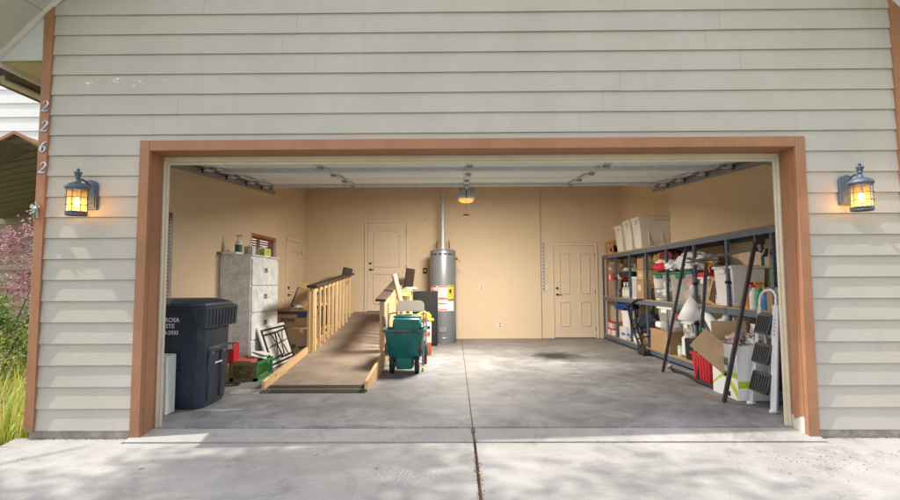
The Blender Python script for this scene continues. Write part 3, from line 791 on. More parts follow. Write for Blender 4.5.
# ------------------------------------------------------------------ water heater
T = thing('water_heater', 'tall grey cylindrical water heater with flue pipe and warning labels', 'water heater', (-.235, 6.25, 0))
s = MB(); s.lathe([(.0, 0), (.262, 0), (.27, .015), (.27, 1.86), (.262, 1.895), (.22, 1.915), (0, 1.92)], seg=40); s.lathe([(.272, .115), (.274, .12), (.272, .125)], seg=40)
s.build('tank', 'heater', T)
s = MB(); s.lathe([(.075, 1.92), (.05, 2.0), (.05, 2.08), (.042, 2.12)]); s.cyl((0, 0, 2.05), (0, .02, 3.6), .045, seg=20); s.cyl((0, .005, 2.62), (0, .006, 2.66), .050, seg=20); s.cyl((0, .005, 2.24), (0, .006, 2.27), .050, seg=20)
s.build('flue_pipe', 'galv', T)
for sx in (-1, 1):
    s = MB(); s.tube([(sx * .13, -.02, 1.90), (sx * .13, -.02, 2.0), (sx * .13, .02, 2.08), (sx * .11, .2, 2.12), (sx * .11, .5, 2.13)], .011, 8)
    s.cyl((sx * .13, -.02, 1.98), (sx * .13, -.07, 2.0), .018, seg=10); s.build('copper_pipe', 'copper', T)
s = MB(); s.tube([(.255, -.1, 1.72), (.34, -.12, 1.70), (.36, -.12, 1.66)], .014, 8); s.cyl((.29, -.11, 1.71), (.29, -.16, 1.74), .016)
s.build('relief_valve', 'copper', T)
lb = MB()
def heater_label(a0, a1, z0, z1, mi, r=.2725):
    n = 5
    for i in range(n):
        t0 = a0 + (a1 - a0) * i / n; t1 = a0 + (a1 - a0) * (i + 1) / n
        P = lambda t, z: (r * math.sin(t), -r * math.cos(t), z)
        lb.quad(P(t0, z0), P(t1, z0), P(t1, z1), P(t0, z1), mi=mi)
heater_label(-.36, .36, .66, 1.17, 0); heater_label(.37, .95, .66, .86, 0, .2722)
for (a, b, z0, z1, m_) in ((-.33, .33, 1.14, 1.165, 2), (-.33, .33, .895, .925, 2), (-.33, .33, .80, .815, 2), (-.33, .33, .675, .695, 2), 
                         (-.95, .9, 1.80, 1.835, 3), (.45, .9, 1.15, 1.165, 3)): heater_label(a, b, z0, z1, m_, .2738)
for i in range(16):
    z = 1.12 - i * .027
    if .89 < z < .93: continue
    heater_label(-.30, -.30 + random.uniform(.3, .58), z, z + .006, 3, .2736)
    if i < 5: heater_label(.45, .45 + random.uniform(.2, .42), z - .04, z - .034, 3, .2736)
lb.build('warning_label', ['label_w', 'label_y', 'label_r', 'ink'], T)
lb = MB(); heater_label(-1.15, -.42, .90, 1.17, 0); heater_label(-1.1, -.5, 1.14, 1.165, 1, .2738); heater_label(-.9, -.75, 1.04, 1.10, 1, .2738); heater_label(-.65, -.5, 1.02, 1.08, 1, .2738); lb.build('rating_label', ['label_w', 'label_r'], T)
lb = MB(); heater_label(.40, .95, .90, 1.18, 0, .2728); heater_label(.5, .7, 1.02, 1.10, 1, .2740); lb.build('energy_label', ['label_y', 'ink'], T)
s = MB(); s.box((0, -.265, .28), (.16, .03, .10), bev=.006); s.build('access_cover', 'heater', T)

# ------------------------------------------------------------------ lanterns on the facade
def lantern(x, z, label, gl, flip=1):
    T = thing('wall_lantern', label, 'lantern', (x, .004, z), 0, gl)
    cx, cy = -.02 * 0, -.21
    s = MB()   # arched back plate
    P = [(-.055, -.13)] + [(.055, -.13), (.055, .09)] + [(.055 * math.cos(a), .09 + .05 * math.sin(a)) for a in [i * PI / 8 for i in range(1, 8)]] + [(-.055, .09)]
    P = [(-.07, -.13), (.07, -.13), (.07, .10)] + [(.07 * math.cos(i * PI / 8), .10 + .06 * math.sin(i * PI / 8)) for i in range(1, 8)] + [(-.07, .10)]
    s.prism(P, 'y', -.035, 0); s.prism([(a * .8, b * .86) for a, b in P], 'y', -.045, -.035); s.build('back_plate', 'iron', T)
    s = MB(); s.tube([(0, -.04, .09), (0, -.09, .13), (0, -.15, .14), (0, -.21, .125)], .012, 8); s.build('arm', 'iron', T)
    s = MB(); r = .088
    s.lathe([(0, .13), (.022, .128), (.03, .105), (.075, .088), (.108, .062), (.113, .05), (.108, .038), (.10, .036), (0, .05)], (0, cy, 0), 28)
    s.lathe([(0, .13), (.016, .135), (.024, .15), (.016, .165), (.026, .178), (.034, .20), (.022, .19), (.012, .21), (.018, .225), (.0, .24)], (0, cy, 0), 14)
    for i in range(6): a = i * PI / 3; s.cyl((.018 * math.cos(a), cy + .018 * math.sin(a), .165), (.040 * math.cos(a), cy + .040 * math.sin(a), .205), .010, .002, 6)
    s.build('cap', 'iron', T)
    s = MB()
    for zz, rr in ((.028, .006), (-.045, .0035), (-.115, .0035), (-.18, .006), (-.205, .006)):
        s.tube([((r + .006) * math.cos(i * PI / 16), cy + (r + .006) * math.sin(i * PI / 16), zz) for i in range(32)], rr, 6, closed=True)
    for i in range(8):
        a = i * PI / 4 + .2
        s.cyl(((r + .006) * math.cos(a), cy + (r + .006) * math.sin(a), .04), ((r + .006) * math.cos(a), cy + (r + .006) * math.sin(a), -.21), .004, seg=6)
        for zz in (-.045, -.115): s.blob(((r + .012) * math.cos(a), cy + (r + .012) * math.sin(a), zz), (.014, .014, .014), 0, 1)
    s.lathe([(0, -.20), (.085, -.20), (.09, -.192), (.085, -.185), (0, -.185)], (0, cy, 0), 24)
    s.build('cage', 'iron', T)
    s = MB(); s.lathe([(.083, -.184), (.083, .034), (.081, .034), (.081, -.184)], (0, cy, 0), 28); s.build('glass', 'lamp_glass', T)
    s = MB(); s.lathe([(0, -.13), (.012, -.125), (.026, -.10), (.024, -.07), (.012, -.045), (0, -.04)], (0, cy, 0), 14); s.cyl((0, cy, -.045), (0, cy, .05), .012, seg=10, mi=1); s.build('bulb', ['bulb', 'iron'], T)
    L = bpy.data.lights.new('lantern_light', 'POINT'); L.energy = 1.1; L.color = (1, .55, .2); L.shadow_soft_size = .03
    T.scale = (.80, .80, .87)
    lo = bpy.data.objects.new('bulb_glow', L); COL.objects.link(lo); lo.parent = T; lo.location = (0, cy, -.155)
    return T
lantern(-3.085, 1.972, 'iron wall lantern glowing on the siding below the house numbers, left of the garage door', 'lit lanterns flanking the garage door')
lantern(3.29, 1.975, 'iron wall lantern glowing on the siding to the right of the garage door', 'lit lanterns flanking the garage door')

# house numbers
def numeral(ch, x, z, label):
    H_ = .092
    if ch == '2': P = [(.10, .74, .6), (.14, .90, .9), (.32, 1.0, 1.0), (.52, .97, 1.3), (.64, .82, 1.7), (.60, .64, 1.5), (.42, .42, 1.1), (.20, .20, .9), (.02, .05, .8), (.20, .085, 1.5), (.42, .04, 1.6), (.60, .06, 1.1), (.68, .20, .5)]
    else: P = [(.66, .98, .5), (.44, .92, .9), (.24, .74, 1.4), (.10, .48, 1.7), (.10, .22, 1.7), (.24, .04, 1.2), (.44, .03, 1.1), (.58, .20, 1.5), (.58, .40, 1.5), (.44, .54, 1.0), (.28, .50, .8), (.14, .36, .7)]
    s = MB(); pts = []; rr = []
    n = len(P)
    for i in range(n - 1):
        for k in range(4):
            t = k / 4
            p0, p1, p2, p3 = P[max(0, i - 1)], P[i], P[i + 1], P[min(n - 1, i + 2)]
            c = [.5 * (2 * b + (c_ - a) * t + (2 * a - 5 * b + 4 * c_ - d_) * t * t + (-a + 3 * b - 3 * c_ + d_) * t ** 3) for a, b, c_, d_ in zip(p0, p1, p2, p3)]
            pts.append(((c[0] - .35 + .22 * (c[1] - .5)) * H_ * .82, -.006, (c[1] - .5) * H_)); rr.append(.0046 * c[2])
    s.tube(pts, rr, 8)
    o = s.build('house_number', 'white_num', loc=(x, -.018, z)); tag(o, label, 'house number', 'house numbers on the corner board')
numeral('2', -3.506, 2.752, 'pale metal numeral 2, topmost of the four on the terracotta corner board')
numeral('2', -3.504, 2.578, 'pale metal numeral 2 directly above the numeral 6 on the corner board')
numeral('6', -3.503, 2.400, 'pale metal numeral 6 on the terracotta corner board')
numeral('2', -3.501, 2.218, 'pale metal numeral 2, lowest of the four, just below the numeral 6')
s = MB()
for i in range(16):
    a = random.uniform(0, 2 * PI); l = random.uniform(.03, .055)
    s.beam((0, 0, 0), (l * math.cos(a), -.015 - random.random() * .02, l * math.sin(a) * 1.15), .014, .002, roll=random.random() * 3)
s.beam((0, -.01, 0), (-.012, -.015, -.09), .03, .002); s.beam((0, -.01, 0), (.02, -.012, -.085), .022, .002); s.blob((0, -.015, .0), (.03, .02, .03), .2, 2)
o = s.build('ribbon_bow', 'silver_r', loc=(-3.532, -.02, 1.87)); tag(o, 'small tattered silver ribbon bow tacked on the corner board under the numerals', 'ribbon bow')

# ------------------------------------------------------------------ wheelie bin
T = thing('wheelie_bin', 'tall dark charcoal wheeled trash bin with fluted lid handle by the left jamb', 'trash bin', (-2.86, 1.04, 0))
s = MB()
def rrect(w, d_, r, n=5):
    P = []
    for cx_, cy_, a0 in ((w - r, d_ - r, 0), (-w + r, d_ - r, PI / 2), (-w + r, -d_ + r, PI), (w - r, -d_ + r, 1.5 * PI)):
        for i in range(n + 1): a = a0 + i * PI / 2 / n; P.append((cx_ + r * math.cos(a), cy_ + r * math.sin(a)))
    return P
def loft(s, secs, mi=0, cap=True):
    rings = [[s.bm.verts.new((x + ox, y + oy, z)) for x, y in P] for P, z, ox, oy in secs]
    for A, B in zip(rings, rings[1:]):
        n = len(A)
        for k_ in range(n):
            f = s.bm.faces.new((A[k_], A[(k_ + 1) % n], B[(k_ + 1) % n], B[k_])); f.material_index = mi
    if cap:
        for A in (rings[0][::-1], rings[-1]): f = s.bm.faces.new(A); f.material_index = mi
loft(s, [(rrect(.335, .265, .09), .0, .03, 0), (rrect(.345, .275, .09), .03, .03, 0), (rrect(.36, .285, .085), .28, .025, 0), (rrect(.372, .292, .08), .50, .02, 0), (rrect(.378, .296, .07), .52, .015, 0), (rrect(.385, .315, .06), .96, 0, 0), (rrect(.40, .33, .05), .965, 0, 0), (rrect(.40, .33, .05), 1.0, 0, 0)])
for i in range(5):
    for k_ in range(4): s.blob((.02 + (i % 5) * .055 + .01 * (k_ % 2), -.285 - .0065 * k_ * .9 + .002, .30 + k_ * .055), (.022, .014, .022), 0, 1)
s.build('body', 'bin', T)
s = MB()   # raised front pocket with catch bar on the +x side
s.box((.388, -.14, .30), (.045, .12, .50), bev=.02, rot=(0, R(4), 0)); s.box((.388, .13, .30), (.045, .14, .50), bev=.02, rot=(0, R(4), 0)); s.box((.395, 0, .56), (.04, .42, .07), bev=.02)
s.build('front_rib', 'bin', T)
s = MB(); s.cyl((.405, -.14, .42), (.405, .14, .42), .011, seg=10); s.build('catch_bar', 'galv', T)
s = MB()
loft(s, [(rrect(.41, .335, .05), 1.002, 0, 0), (rrect(.415, .34, .05), 1.01, 0, 0), (rrect(.41, .335, .06), 1.035, 0, 0), (rrect(.36, .27, .08), 1.062, -.01, 0), (rrect(.30, .20, .09), 1.078, -.02, 0)])
s.build('lid', 'bin', T)
s = MB()   # fluted skirt handle at the +x end
s.box((.40, 0, .985), (.09, .69, .045), bev=.015)
for sg in (-1, 1): s.prism([(.30, .985), (.448, .985), (.432, .80), (.40, .785), (.36, .80)], 'y', sg * .343 - .007, sg * .343 + .007)
s.prism([(.436, .985), (.448, .985), (.434, .79), (.424, .79)], 'y', -.34, .34)
for i in range(4): s.box((.345 + i * .026, -.352, .895), (.010, .012, .15), rot=(0, R(4), 0), bev=.003)
for i in range(9): s.box((.444, -.28 + i * .07, .89), (.014, .022, .17), rot=(0, R(5), 0), bev=.004)
s.build('handle', 'bin', T)
for yy in (-.27, .27):
    s = MB(); s.cyl((-.33, yy - .03, .13), (-.33, yy + .03, .13), .13, seg=24); s.cyl((-.33, yy - .034, .13), (-.33, yy + .034, .13), .06, seg=16); s.build('wheel', 'rubber', T)
tilt = Matrix.Rotation(R(-3), 4, 'X')
def bin_text(body, x, z, size, sx=1, sh=0):   # right-aligned print
    y = -(.296 + (.315 - .296) * (z - .52) / .44) - .0035
    text_mesh('lettering', body, size, 'white_ink', T, Matrix.Translation((x, y, z)) @ Matrix.Rotation(PI / 2 - R(2.4), 4, 'X'), sx=sx, bold=.0012, align='RIGHT')
bin_text('PONDEROSA', .160, .872, .060, .95); bin_text('WASTE', .112, .812, .058, 1.0); bin_text('868-2933', .152, .748, .054, .95)

# white carton in front of the bin
T = thing('white_carton', 'slim white carton standing at the left jamb in front of the dark bin', 'box', (-2.84, .62, 0))
s = MB(); s.box((0, 0, .275), (.27, .16, .55), bev=.004); s.build('carton_body', 'paper', T)
s = MB(); s.box((.095, -.0815, .47), (.035, .002, .05)); s.box((.09, -.0815, .30), (.05, .002, .006)); s.build('printed_mark', 'blue_ink', T)

# ------------------------------------------------------------------ filing cabinet
T = thing('filing_cabinet', 'sponge-painted pale blue grey four-drawer filing cabinet against the left wall', 'cabinet', (XL + .005, 2.80, 0))
s = MB(); s.box((.22, .525, .81), (.44, 1.05, 1.62), bev=.006); s.build('case', 'marble', T)
s = MB(); s.box((.23, .525, 1.632), (.475, 1.08, .024), bev=.005); s.build('top', 'marble', T)
for i in range(4):
    s = MB(); s.box((.450, .525, .235 + i * .385), (.024, 1.02, .370), bev=.005); dr_ = s.build('drawer', 'marble', T)
    s = MB(); s.box((.464, .50, .27 + i * .385), (.008, .15, .075), bev=.002); s.box((.478, .50, .255 + i * .385), (.012, .11, .012), bev=.003, mi=1); s.box((.4695, .50, .285 + i * .385), (.004, .07, .028), mi=2); s.build('handle', ['galv', 'pull', 'ink'], dr_)
s = MB(); s.box((.11, .02, 1.66), (.30, .17, .03), bev=.004); s.box((-.0 + .03, -.06, 1.655), (.06, .05, .035), mi=1)
o = s.build('painted_board', ['paper', 'blindw'], loc=(XL + .0, 2.80, 0)); tag(o, 'short white board lying on the cabinet top edge against the left wall', 'board')
# things on the cabinet
CT = 1.645
def bottle(x, y, z, h, r, body, cap, label, cat='spray bottle', spray=True, name='spray_bottle', band=None):
    T = thing(name, label, cat, (x, y, z))
    s = MB(); s.lathe([(0, 0), (r, 0), (r * 1.02, .01), (r, h * .55), (r * .75, h * .66), (r * .32, h * .74), (r * .32, h * .8), (0, h * .8)], seg=16); s.build('bottle_body', body, T)
    if band:
        s = MB(); s.lathe([(r * 1.03, h * .12), (r * 1.03, h * .48)], seg=16); s.build('bottle_label', band, T)
    s = MB()
    if spray:
        s.cyl((0, 0, h * .78), (0, 0, h * .87), r * .38, seg=10); s.box((-.012, 0, h * .93), (r * 2.1, r * .6, h * .10), bev=.004); s.beam((-.2 * r, 0, h * .9), (-.9 * r, 0, h * .78), .008, .010); s.cyl((-r * 1.0, 0, h * .945), (-r * 1.35, 0, h * .945), .008, seg=8)
        s.build('trigger', cap, T)
    else:
        s.cyl((0, 0, h * .79), (0, 0, h), r * .42, seg=14); s.build('cap', cap, T)
    return T
bottle(-3.09, 2.93, CT, .29, .048, 'white_pl', 'white_pl', 'white spray bottle with green label on the filing cabinet', band='green_lid').rotation_euler[2] = PI
def tissue(x, y, z, w, d_, h, m1, m2, label, rz=0):
    T = thing('tissue_box', label, 'tissue box', (x, y, z), rz)
    s = MB(); s.box((0, 0, h / 2), (w, d_, h), bev=.003); s.build('carton', m1, T)
    s = MB(); s.box((w / 2 + .0005, 0, h / 2), (.002, d_ * .8, h * .7)); s.box((w * .2, -d_ / 2 - .0005, h / 2), (w * .4, .002, h * .8)); s.build('printed_panel', m2, T)
    s = MB(); s.blob((0, 0, h + .01), (w * .4, d_ * .3, .045), .5, 2, 3); s.build('tissue', 'paper', T)
tissue(-2.99, 3.08, CT, .12, .12, .12, 'pinkish', 'label_w', 'small pinkish tissue box next to the spray bottle on the cabinet')
tissue(-2.92, 3.42, CT, .14, .24, .115, 'label_w', 'lime', 'long white and green tissue box on the filing cabinet')

# red carton and brown box beside bin, crate
T = thing('cardboard_box', 'brown cardboard box under the red carton, between trash bin and green crate', 'box', (-2.97, 2.25, 0)); s = MB(); s.box((0, 0, .115), (.27, .27, .23), bev=.004); s.build('box_body', 'card', T); s = MB(); s.box((0, 0, .2315), (.05, .27, .003)); s.build('tape_strip', 'tape', T)
T = thing('soda_carton', 'bright red carton with white and yellow print resting on a brown box', 'carton', (-2.95, 2.25, .235))
s = MB(); s.box((0, 0, .115), (.31, .22, .23), bev=.004, rot=(0, 0, R(6))); s.build('carton_body', 'red', T)
s = MB(); s.box((.04, -.1125, .19), (.22, .003, .06), rot=(0, R(-8), R(6))); s.box((.03, -.1135, .20), (.12, .003, .022), rot=(0, R(-8), R(6)), mi=1); s.box((0, 0, .2315), (.29, .2, .003), rot=(0, 0, R(6)), mi=2); s.box((.04, -.1145, .10), (.10, .003, .016), rot=(0, 0, R(6))); s.box((-.01, -.11, .232), (.20, .06, .006), rot=(0, 0, R(6)), mi=1)
s.build('printed_panel', ['label_w', 'label_y', 'ink'], T)

def crate(name, label, loc, w, d_, h, mf, ms, cat='crate', lattice='diag', rz=0):
    T = thing(name, label, cat, loc, rz)
    s = MB(); t = .012
    def side(mi, mtx, L):
        b = MB()
        b.box((0, 0, .02), (L, t, .04)); b.box((0, 0, h - .02), (L, t * 1.6, .04)); b.box((-L / 2 + .02, 0, h / 2), (.04, t, h)); b.box((L / 2 - .02, 0, h / 2), (.04, t, h))
        n = 9
        if lattice == 'diag':
            for i in range(-n, n + 1):
                for sg in (1, -1):
                    x0 = i * L / n
                    a = Vector((x0 - sg * h / 2, 0, .03)); e = Vector((x0 + sg * h / 2, 0, h - .03))
                    lo, hi = -L / 2 + .03, L / 2 - .03
                    dx = e.x - a.x
                    t0, t1 = 0, 1
                    for bound, sgn in ((lo, 1), (hi, -1)):
                        # clip
                        fa = (a.x - bound) * sgn; fe = (e.x - bound) * sgn
                        if fa < 0 and fe < 0: t0, t1 = 1, 0
                        elif fa < 0: t0 = max(t0, -fa / (fe - fa))
                        elif fe < 0: t1 = min(t1, fa / (fa - fe))
                    if t1 - t0 > .05: b.beam(a.lerp(e, t0), a.lerp(e, t1), .008, .006)
        else:
            for i in range(1, n): b.box((-L / 2 + i * L / n, 0, h / 2), (.010, t * .7, h - .04))
            b.box((0, 0, h * .5), (L, t * .8, .012))
        bmesh.ops.transform(b.bm, matrix=mtx, verts=b.bm.verts)
        me = bpy.data.meshes.new('tmp'); b.bm.to_mesh(me); b.bm.free()
        n0 = len(s.bm.faces); s.bm.from_mesh(me); bpy.data.meshes.remove(me)
        s.bm.faces.ensure_lookup_table()
        for f in s.bm.faces[n0:]: f.material_index = mi
    side(0, Matrix.Translation((0, -d_ / 2, 0)), w); side(0, Matrix.Translation((0, d_ / 2, 0)), w)
    side(1, Matrix.Translation((w / 2, 0, 0)) @ Matrix.Rotation(PI / 2, 4, 'Z'), d_); side(1, Matrix.Translation((-w / 2, 0, 0)) @ Matrix.Rotation(PI / 2, 4, 'Z'), d_)
    s.box((0, 0, .006), (w, d_, .01), mi=1)
    s.build('crate_frame', [mf, ms], T)
    return T
T = crate('milk_crate', 'dusty green plastic milk crate of papers on the floor by the ramp', (-2.66, 2.44, 0), .33, .56, .235, 'crate_b', 'crate_g')
s = MB(); s.box((0, -.288, .118), (.10, .004, .03)); s.box((.168, -.05, .05), (.004, .30, .035)); s.build('moulded_badge', 'crate_b', T)
s = MB(); s.box((-2.70, 2.38, .15), (.25, .36, .22), bev=.004, rot=(R(3), 0, 0)); o = s.build('file_folders', 'terra', loc=(0, 0, 0)); o.location = (0, 0, 0); tag(o, 'terracotta file folders standing inside the green milk crate', 'folders')
s = MB(); s.box((0, 0, 0), (.20, .24, .006), rot=(R(12), R(16), R(25))); s.box((.04, .05, .01), (.19, .22, .005), rot=(R(-6), R(12), R(-15))); s.box((-.02, .03, -.02), (.2, .2, .005), rot=(R(3), R(4), R(5)))
o = s.build('loose_papers', 'paper', loc=(-2.60, 2.50, .29)); tag(o, 'loose white papers sticking out of the top of the green crate', 'papers')
s = MB(); s.tube([(.11 * math.cos(i * PI / 12), .075 * math.sin(i * PI / 12), .012) for i in range(24)], .009, 8, closed=True)
o = s.build('hose_ring', 'rubber', loc=(-2.72, 1.93, 0)); tag(o, 'thin black rubber ring lying on the floor in front of the milk crate', 'ring')

# folding table leaning on the cabinet face
T = thing('folding_table', 'white folding table with black steel legs leaning on its edge against the cabinet', 'table', (-2.62, 2.98, 0), 0)
al = R(19)   # lean
def tp(u, v, w=0):   # u along y, v up the table, w out of its underside
    return Vector((-math.sin(al) * v + math.cos(al) * w, u, math.cos(al) * v + math.sin(al) * w + .01))
s = MB(); c = tp(.53, .31); rm = Matrix.Rotation(-al, 3, 'Y')
s.box(c, (.035, 1.10, .62), rm, bev=.012); s.build('table_top', 'white_pl', T)
s = MB()
for a, b in (((.05, .05), (1.0, .05)), ((.05, .56), (1.0, .56)), ((.05, .05), (.05, .56)), ((1.0, .05), (1.0, .56))): s.tube([tp(*a, .03), tp(*b, .03)], .014, 8)
s.build('apron_frame', 'black_metal', T)
for a, b, c_ in (((.08, .12), (.62, .14), (.62, .49)), ((.97, .51), (.42, .49), (.42, .11))):
    s = MB(); s.tube([tp(*a, .045), tp(a[0] + (b[0] - a[0]) * .9, b[1], .05), tp(b[0], (b[1] + c_[1]) / 2, .05), tp(c_[0] - (c_[0] - a[0]) * .1, c_[1], .05), tp(a[0], c_[1], .045)], .012, 8); s.build('leg', 'black_metal', T)
for pts in (((.25, .10), (.40, .32), (.25, .50)), ((.75, .10), (.62, .30), (.78, .50))):
    s = MB(); s.tube([tp(*p, .055) for p in pts], .008, 8); s.tube([tp(.15, .3, .05), tp(.5, .32, .05), tp(.88, .34, .05)], .007, 6); s.build('brace', 'black_metal', T)

# boxes behind the left handrail
def cbox(x, y, z, w, d_, h, label, mat='card', rz=0, name='cardboard_box', cat='box', tape=True, group=None, rx=0):
    T = thing(name, label, cat, (x, y, z), R(rz), group); T.rotation_euler[0] = R(rx)
    s = MB(); s.box((0, 0, h / 2), (w, d_, h), bev=.004); s.build('box_body', mat, T)
    if tape:
        s = MB(); s.box((0, -d_ / 2 - .001, h - .03), (.05, .002, .06)); s.box((0, 0, h + .001), (.05, d_, .002)); s.box((-w / 2 + .001, 0, h + .0007), (.003, d_ * .99, .0014), mi=1); s.build('tape_strip', ['tape', 'ink'], T)
    return T
T = cbox(-2.78, 4.68, 0, .62, .46, .78, 'large taped moving box with blue print behind the ramp handrail', 'card', -8)
text_mesh('lettering', 'BOXES', .085, 'blue_ink', T, face_mtx((-.06, -.2325, .60), '-y'), bold=.002)
s = MB(); s.box((.02, -.232, .725), (.55, .003, .05)); s.box((.2, -.2325, .69), (.16, .003, .09)); s.build('printed_panel', ['blue_ink'], T)
s = MB(); s.blob((-.02, -.232, .40), (.13, .004, .10), .5, 3, 5); s.build('printed_mark', 'orange_ink', T)
T = cbox(-2.50, 4.22, 0, .50, .34, .48, 'smaller brown box with dark printed marks in front of the large moving box', 'card3', -4)
s = MB(); s.cyl((-.13, -.1715, .20), (-.13, -.1705, .20), .04, seg=20); s.box((.02, -.1715, .185), (.13, .002, .035)); s.build('printed_mark', 'ink', T)
T = thing('cork_board', 'yellow framed cork board leaning on top of the moving box', 'board', (-2.66, 4.50, .79), R(-6)); T.rotation_euler[0] = R(-14); T.rotation_euler[1] = R(16)
s = MB(); s.box((0, 0, .23), (.40, .015, .46)); s.build('backing', 'card2', T)
s = MB()
for a in (-1, 1): s.box((a * .185, 0, .22), (.016, .025, .46), mi=1); 
s.box((0, 0, .0), (.36, .025, .016), mi=1); s.box((0, 0, .40), (.40, .028, .11)); s.build('frame', ['pyellow', 'ink'], T)
s = MB(); s.blob((0, 0, .035), (.16, .10, .07), .3, 2, 8); s.blob((.16, .02, .03), (.12, .1, .06), .3, 2, 9, mi=1); o = s.build('paper_roll', ['paper', 'navy'], loc=(-2.72, 4.52, .79)); tag(o, 'crumpled white and navy wrap lying on the large moving box', 'wrap')
T = thing('wood_offcut', 'short brown board leaning against the wall behind the folding table', 'board', (-3.0, 4.62, 0)); s = MB(); s.beam((0, 0, 0), (-.2, .1, .72), .09, .02); s.build('plank', 'frame_o', T)
for i, (yy, zz, lab) in enumerate(((5.15, 0, 'black storage tote with yellow lid, lower one seen between the handrail balusters'), (5.15, .44, 'black storage tote with yellow lid stacked on another one behind the handrail'))):
    T = thing('storage_tote', lab, 'tote', (-2.62, yy, zz), 0, 'black totes with yellow lids behind the handrail')
    s = MB(); s.box((0, 0, .19), (.45, .72, .38), bev=.02, rot=(PI, 0, 0), taper=(.88, .92)); s.build('tote_body', 'black', T)
    s = MB(); s.box((0, 0, .405), (.48, .76, .05), bev=.012); s.build('tote_lid', 'yellow', T)

# ------------------------------------------------------------------ ramp
SL = .11
def rz_(y): return max(0, (y - 1.56)) * SL + .004
RL, RR = -2.165, -1.03
T = thing('access_ramp', 'wooden access ramp with brown gritty deck rising to the rear house door', 'ramp', (-1.6, 1.56, 0))
RO = (-1.6, 1.56, 0)
s = MB(); s.prism([(1.60, .004), (1.60, .018), (5.72, rz_(5.72) + .004), (5.72, rz_(5.72) - .03)], 'x', RL, RR); s.prism([(5.72, .46), (5.72, rz_(5.72) + .004), (6.05, .598), (6.05, .46)], 'x', RL, RR)
s.box(((RL + RR) / 2 + .08, 6.47, .582), (RR - RL + .42, .86, .036)); s.build('deck', 'deck', T, off=RO, smooth=0)
for x in (RL - .019, RR + .019):
    s = MB(); s.prism([(1.58, .002), (1.58, .115), (5.8, rz_(5.8) + .075), (5.8, rz_(5.8) - .10), (2.6, .002)], 'x', x - .018, x + .018)
    s.build('curb_board', 'pineY', T, off=RO, smooth=0)
s = MB(); s.box(((RL + RR) / 2 - .02, 6.88, .30), (.1, .05, .54))
for x in (RL + .1, -1.6, RR - .1):
    s.prism([(2.2, .003), (5.72, .42), (5.72, .003)], 'x', x - .018, x + .018)
for x in (RL, RR + .38): s.box((x, 6.1, .28), (.088, .088, .55)); s.box((x, 6.8, .28), (.088, .088, .55))
s.build('framing', 'pineY', T, off=RO, smooth=0)
s = MB(); s.prism([(1.49, .002), (1.51, .010), (1.74, .040), (1.74, .020), (1.60, .006)], 'x', RL - .03, RR + .03)
s.box(((RL + RR) / 2, 1.58, .0235), (RR - RL, .008, .004), rot=(R(8), 0, 0), mi=1); s.build('rubber_edge', ['rubber', 'yellow_line'], T, off=RO, smooth=0)
def handrail(x, ya, yb, za, zb, label, sgn):
    """balusters + stained cap; za/zb cap underside heights at both ends"""
    T = thing('ramp_handrail', label, 'handrail', (x, ya, rz_(ya)), 0, 'timber handrails along the ramp')
    O = (x, ya, rz_(ya)); n = 9
    top = lambda y: za + (zb - za) * (y - ya) / (yb - ya)
    ys_ = [ya, ya + .105] + [ya + .105 + (yb - ya - .105) * i / n for i in range(1, n + 1)]
    for i, y in enumerate(ys_):
        w = .085 if i in (0, 1, 6) else .04
        s = MB(); s.box((x, y, (rz_(y) + top(y)) / 2 - .01), (.040, w if i else .04, top(y) - rz_(y) - .02), bev=.003)
        if i == 0: s.box((x - .0 + sgn * .045, y, (rz_(y) + top(y)) / 2), (.040, .085, top(y) - rz_(y) - .02), bev=.003)
        s.build('baluster', 'pineZ', T, off=O)
    s = MB(); s.beam((x + sgn * .0395, ya + .05, top(ya + .05) - .055), (x + sgn * .0395, yb, top(yb) - .055), .036, .088, roll=0); s.build('top_rail', 'pineY', T, off=O)
    s = MB(); s.beam((x, ya - .06, top(ya - .06) + .012), (x, yb + .08, top(yb + .08) + .012), .155, .036, bev=.003); s.build('cap', 'cap', T, off=O)
    # landing post with its short raised stub of cap
    s = MB(); s.box((x - .05, 6.35, .88), (.088, .088, .60), bev=.003); s.build('landing_post', 'pineZ', T, off=O)
    return T
handrail(RL + .045, 3.30, 5.95, 1.175, 1.40, 'left ramp handrail of pine balusters with dark cap, beside the boxes', -1)
handrail(RR - .065, 3.30, 5.20, .97, 1.235, 'right ramp handrail of pine balusters with dark cap, behind the teal cart', 1)
for x, z0_, l, lab in ((RL - .08, 1.26, .19, 'short brown plank standing at the top end of the left handrail'), (-.93, 1.13, .30, 'taller brown plank standing at the top end of the right handrail')):
    T = thing('plank_stub', lab, 'plank', (x, 6.3, z0_))
    s = MB(); s.beam((-.035, -.02, .0), (.015, .0, l + .10), .06, .20, bev=.004, roll=R(20)); s.build('board_face', 'cap', T)
    s = MB(); s.beam((-.085, -.05, .0), (-.03, -.03, l + .10), .04, .07, bev=.004); s.build('board_edge', 'frame_o', T)

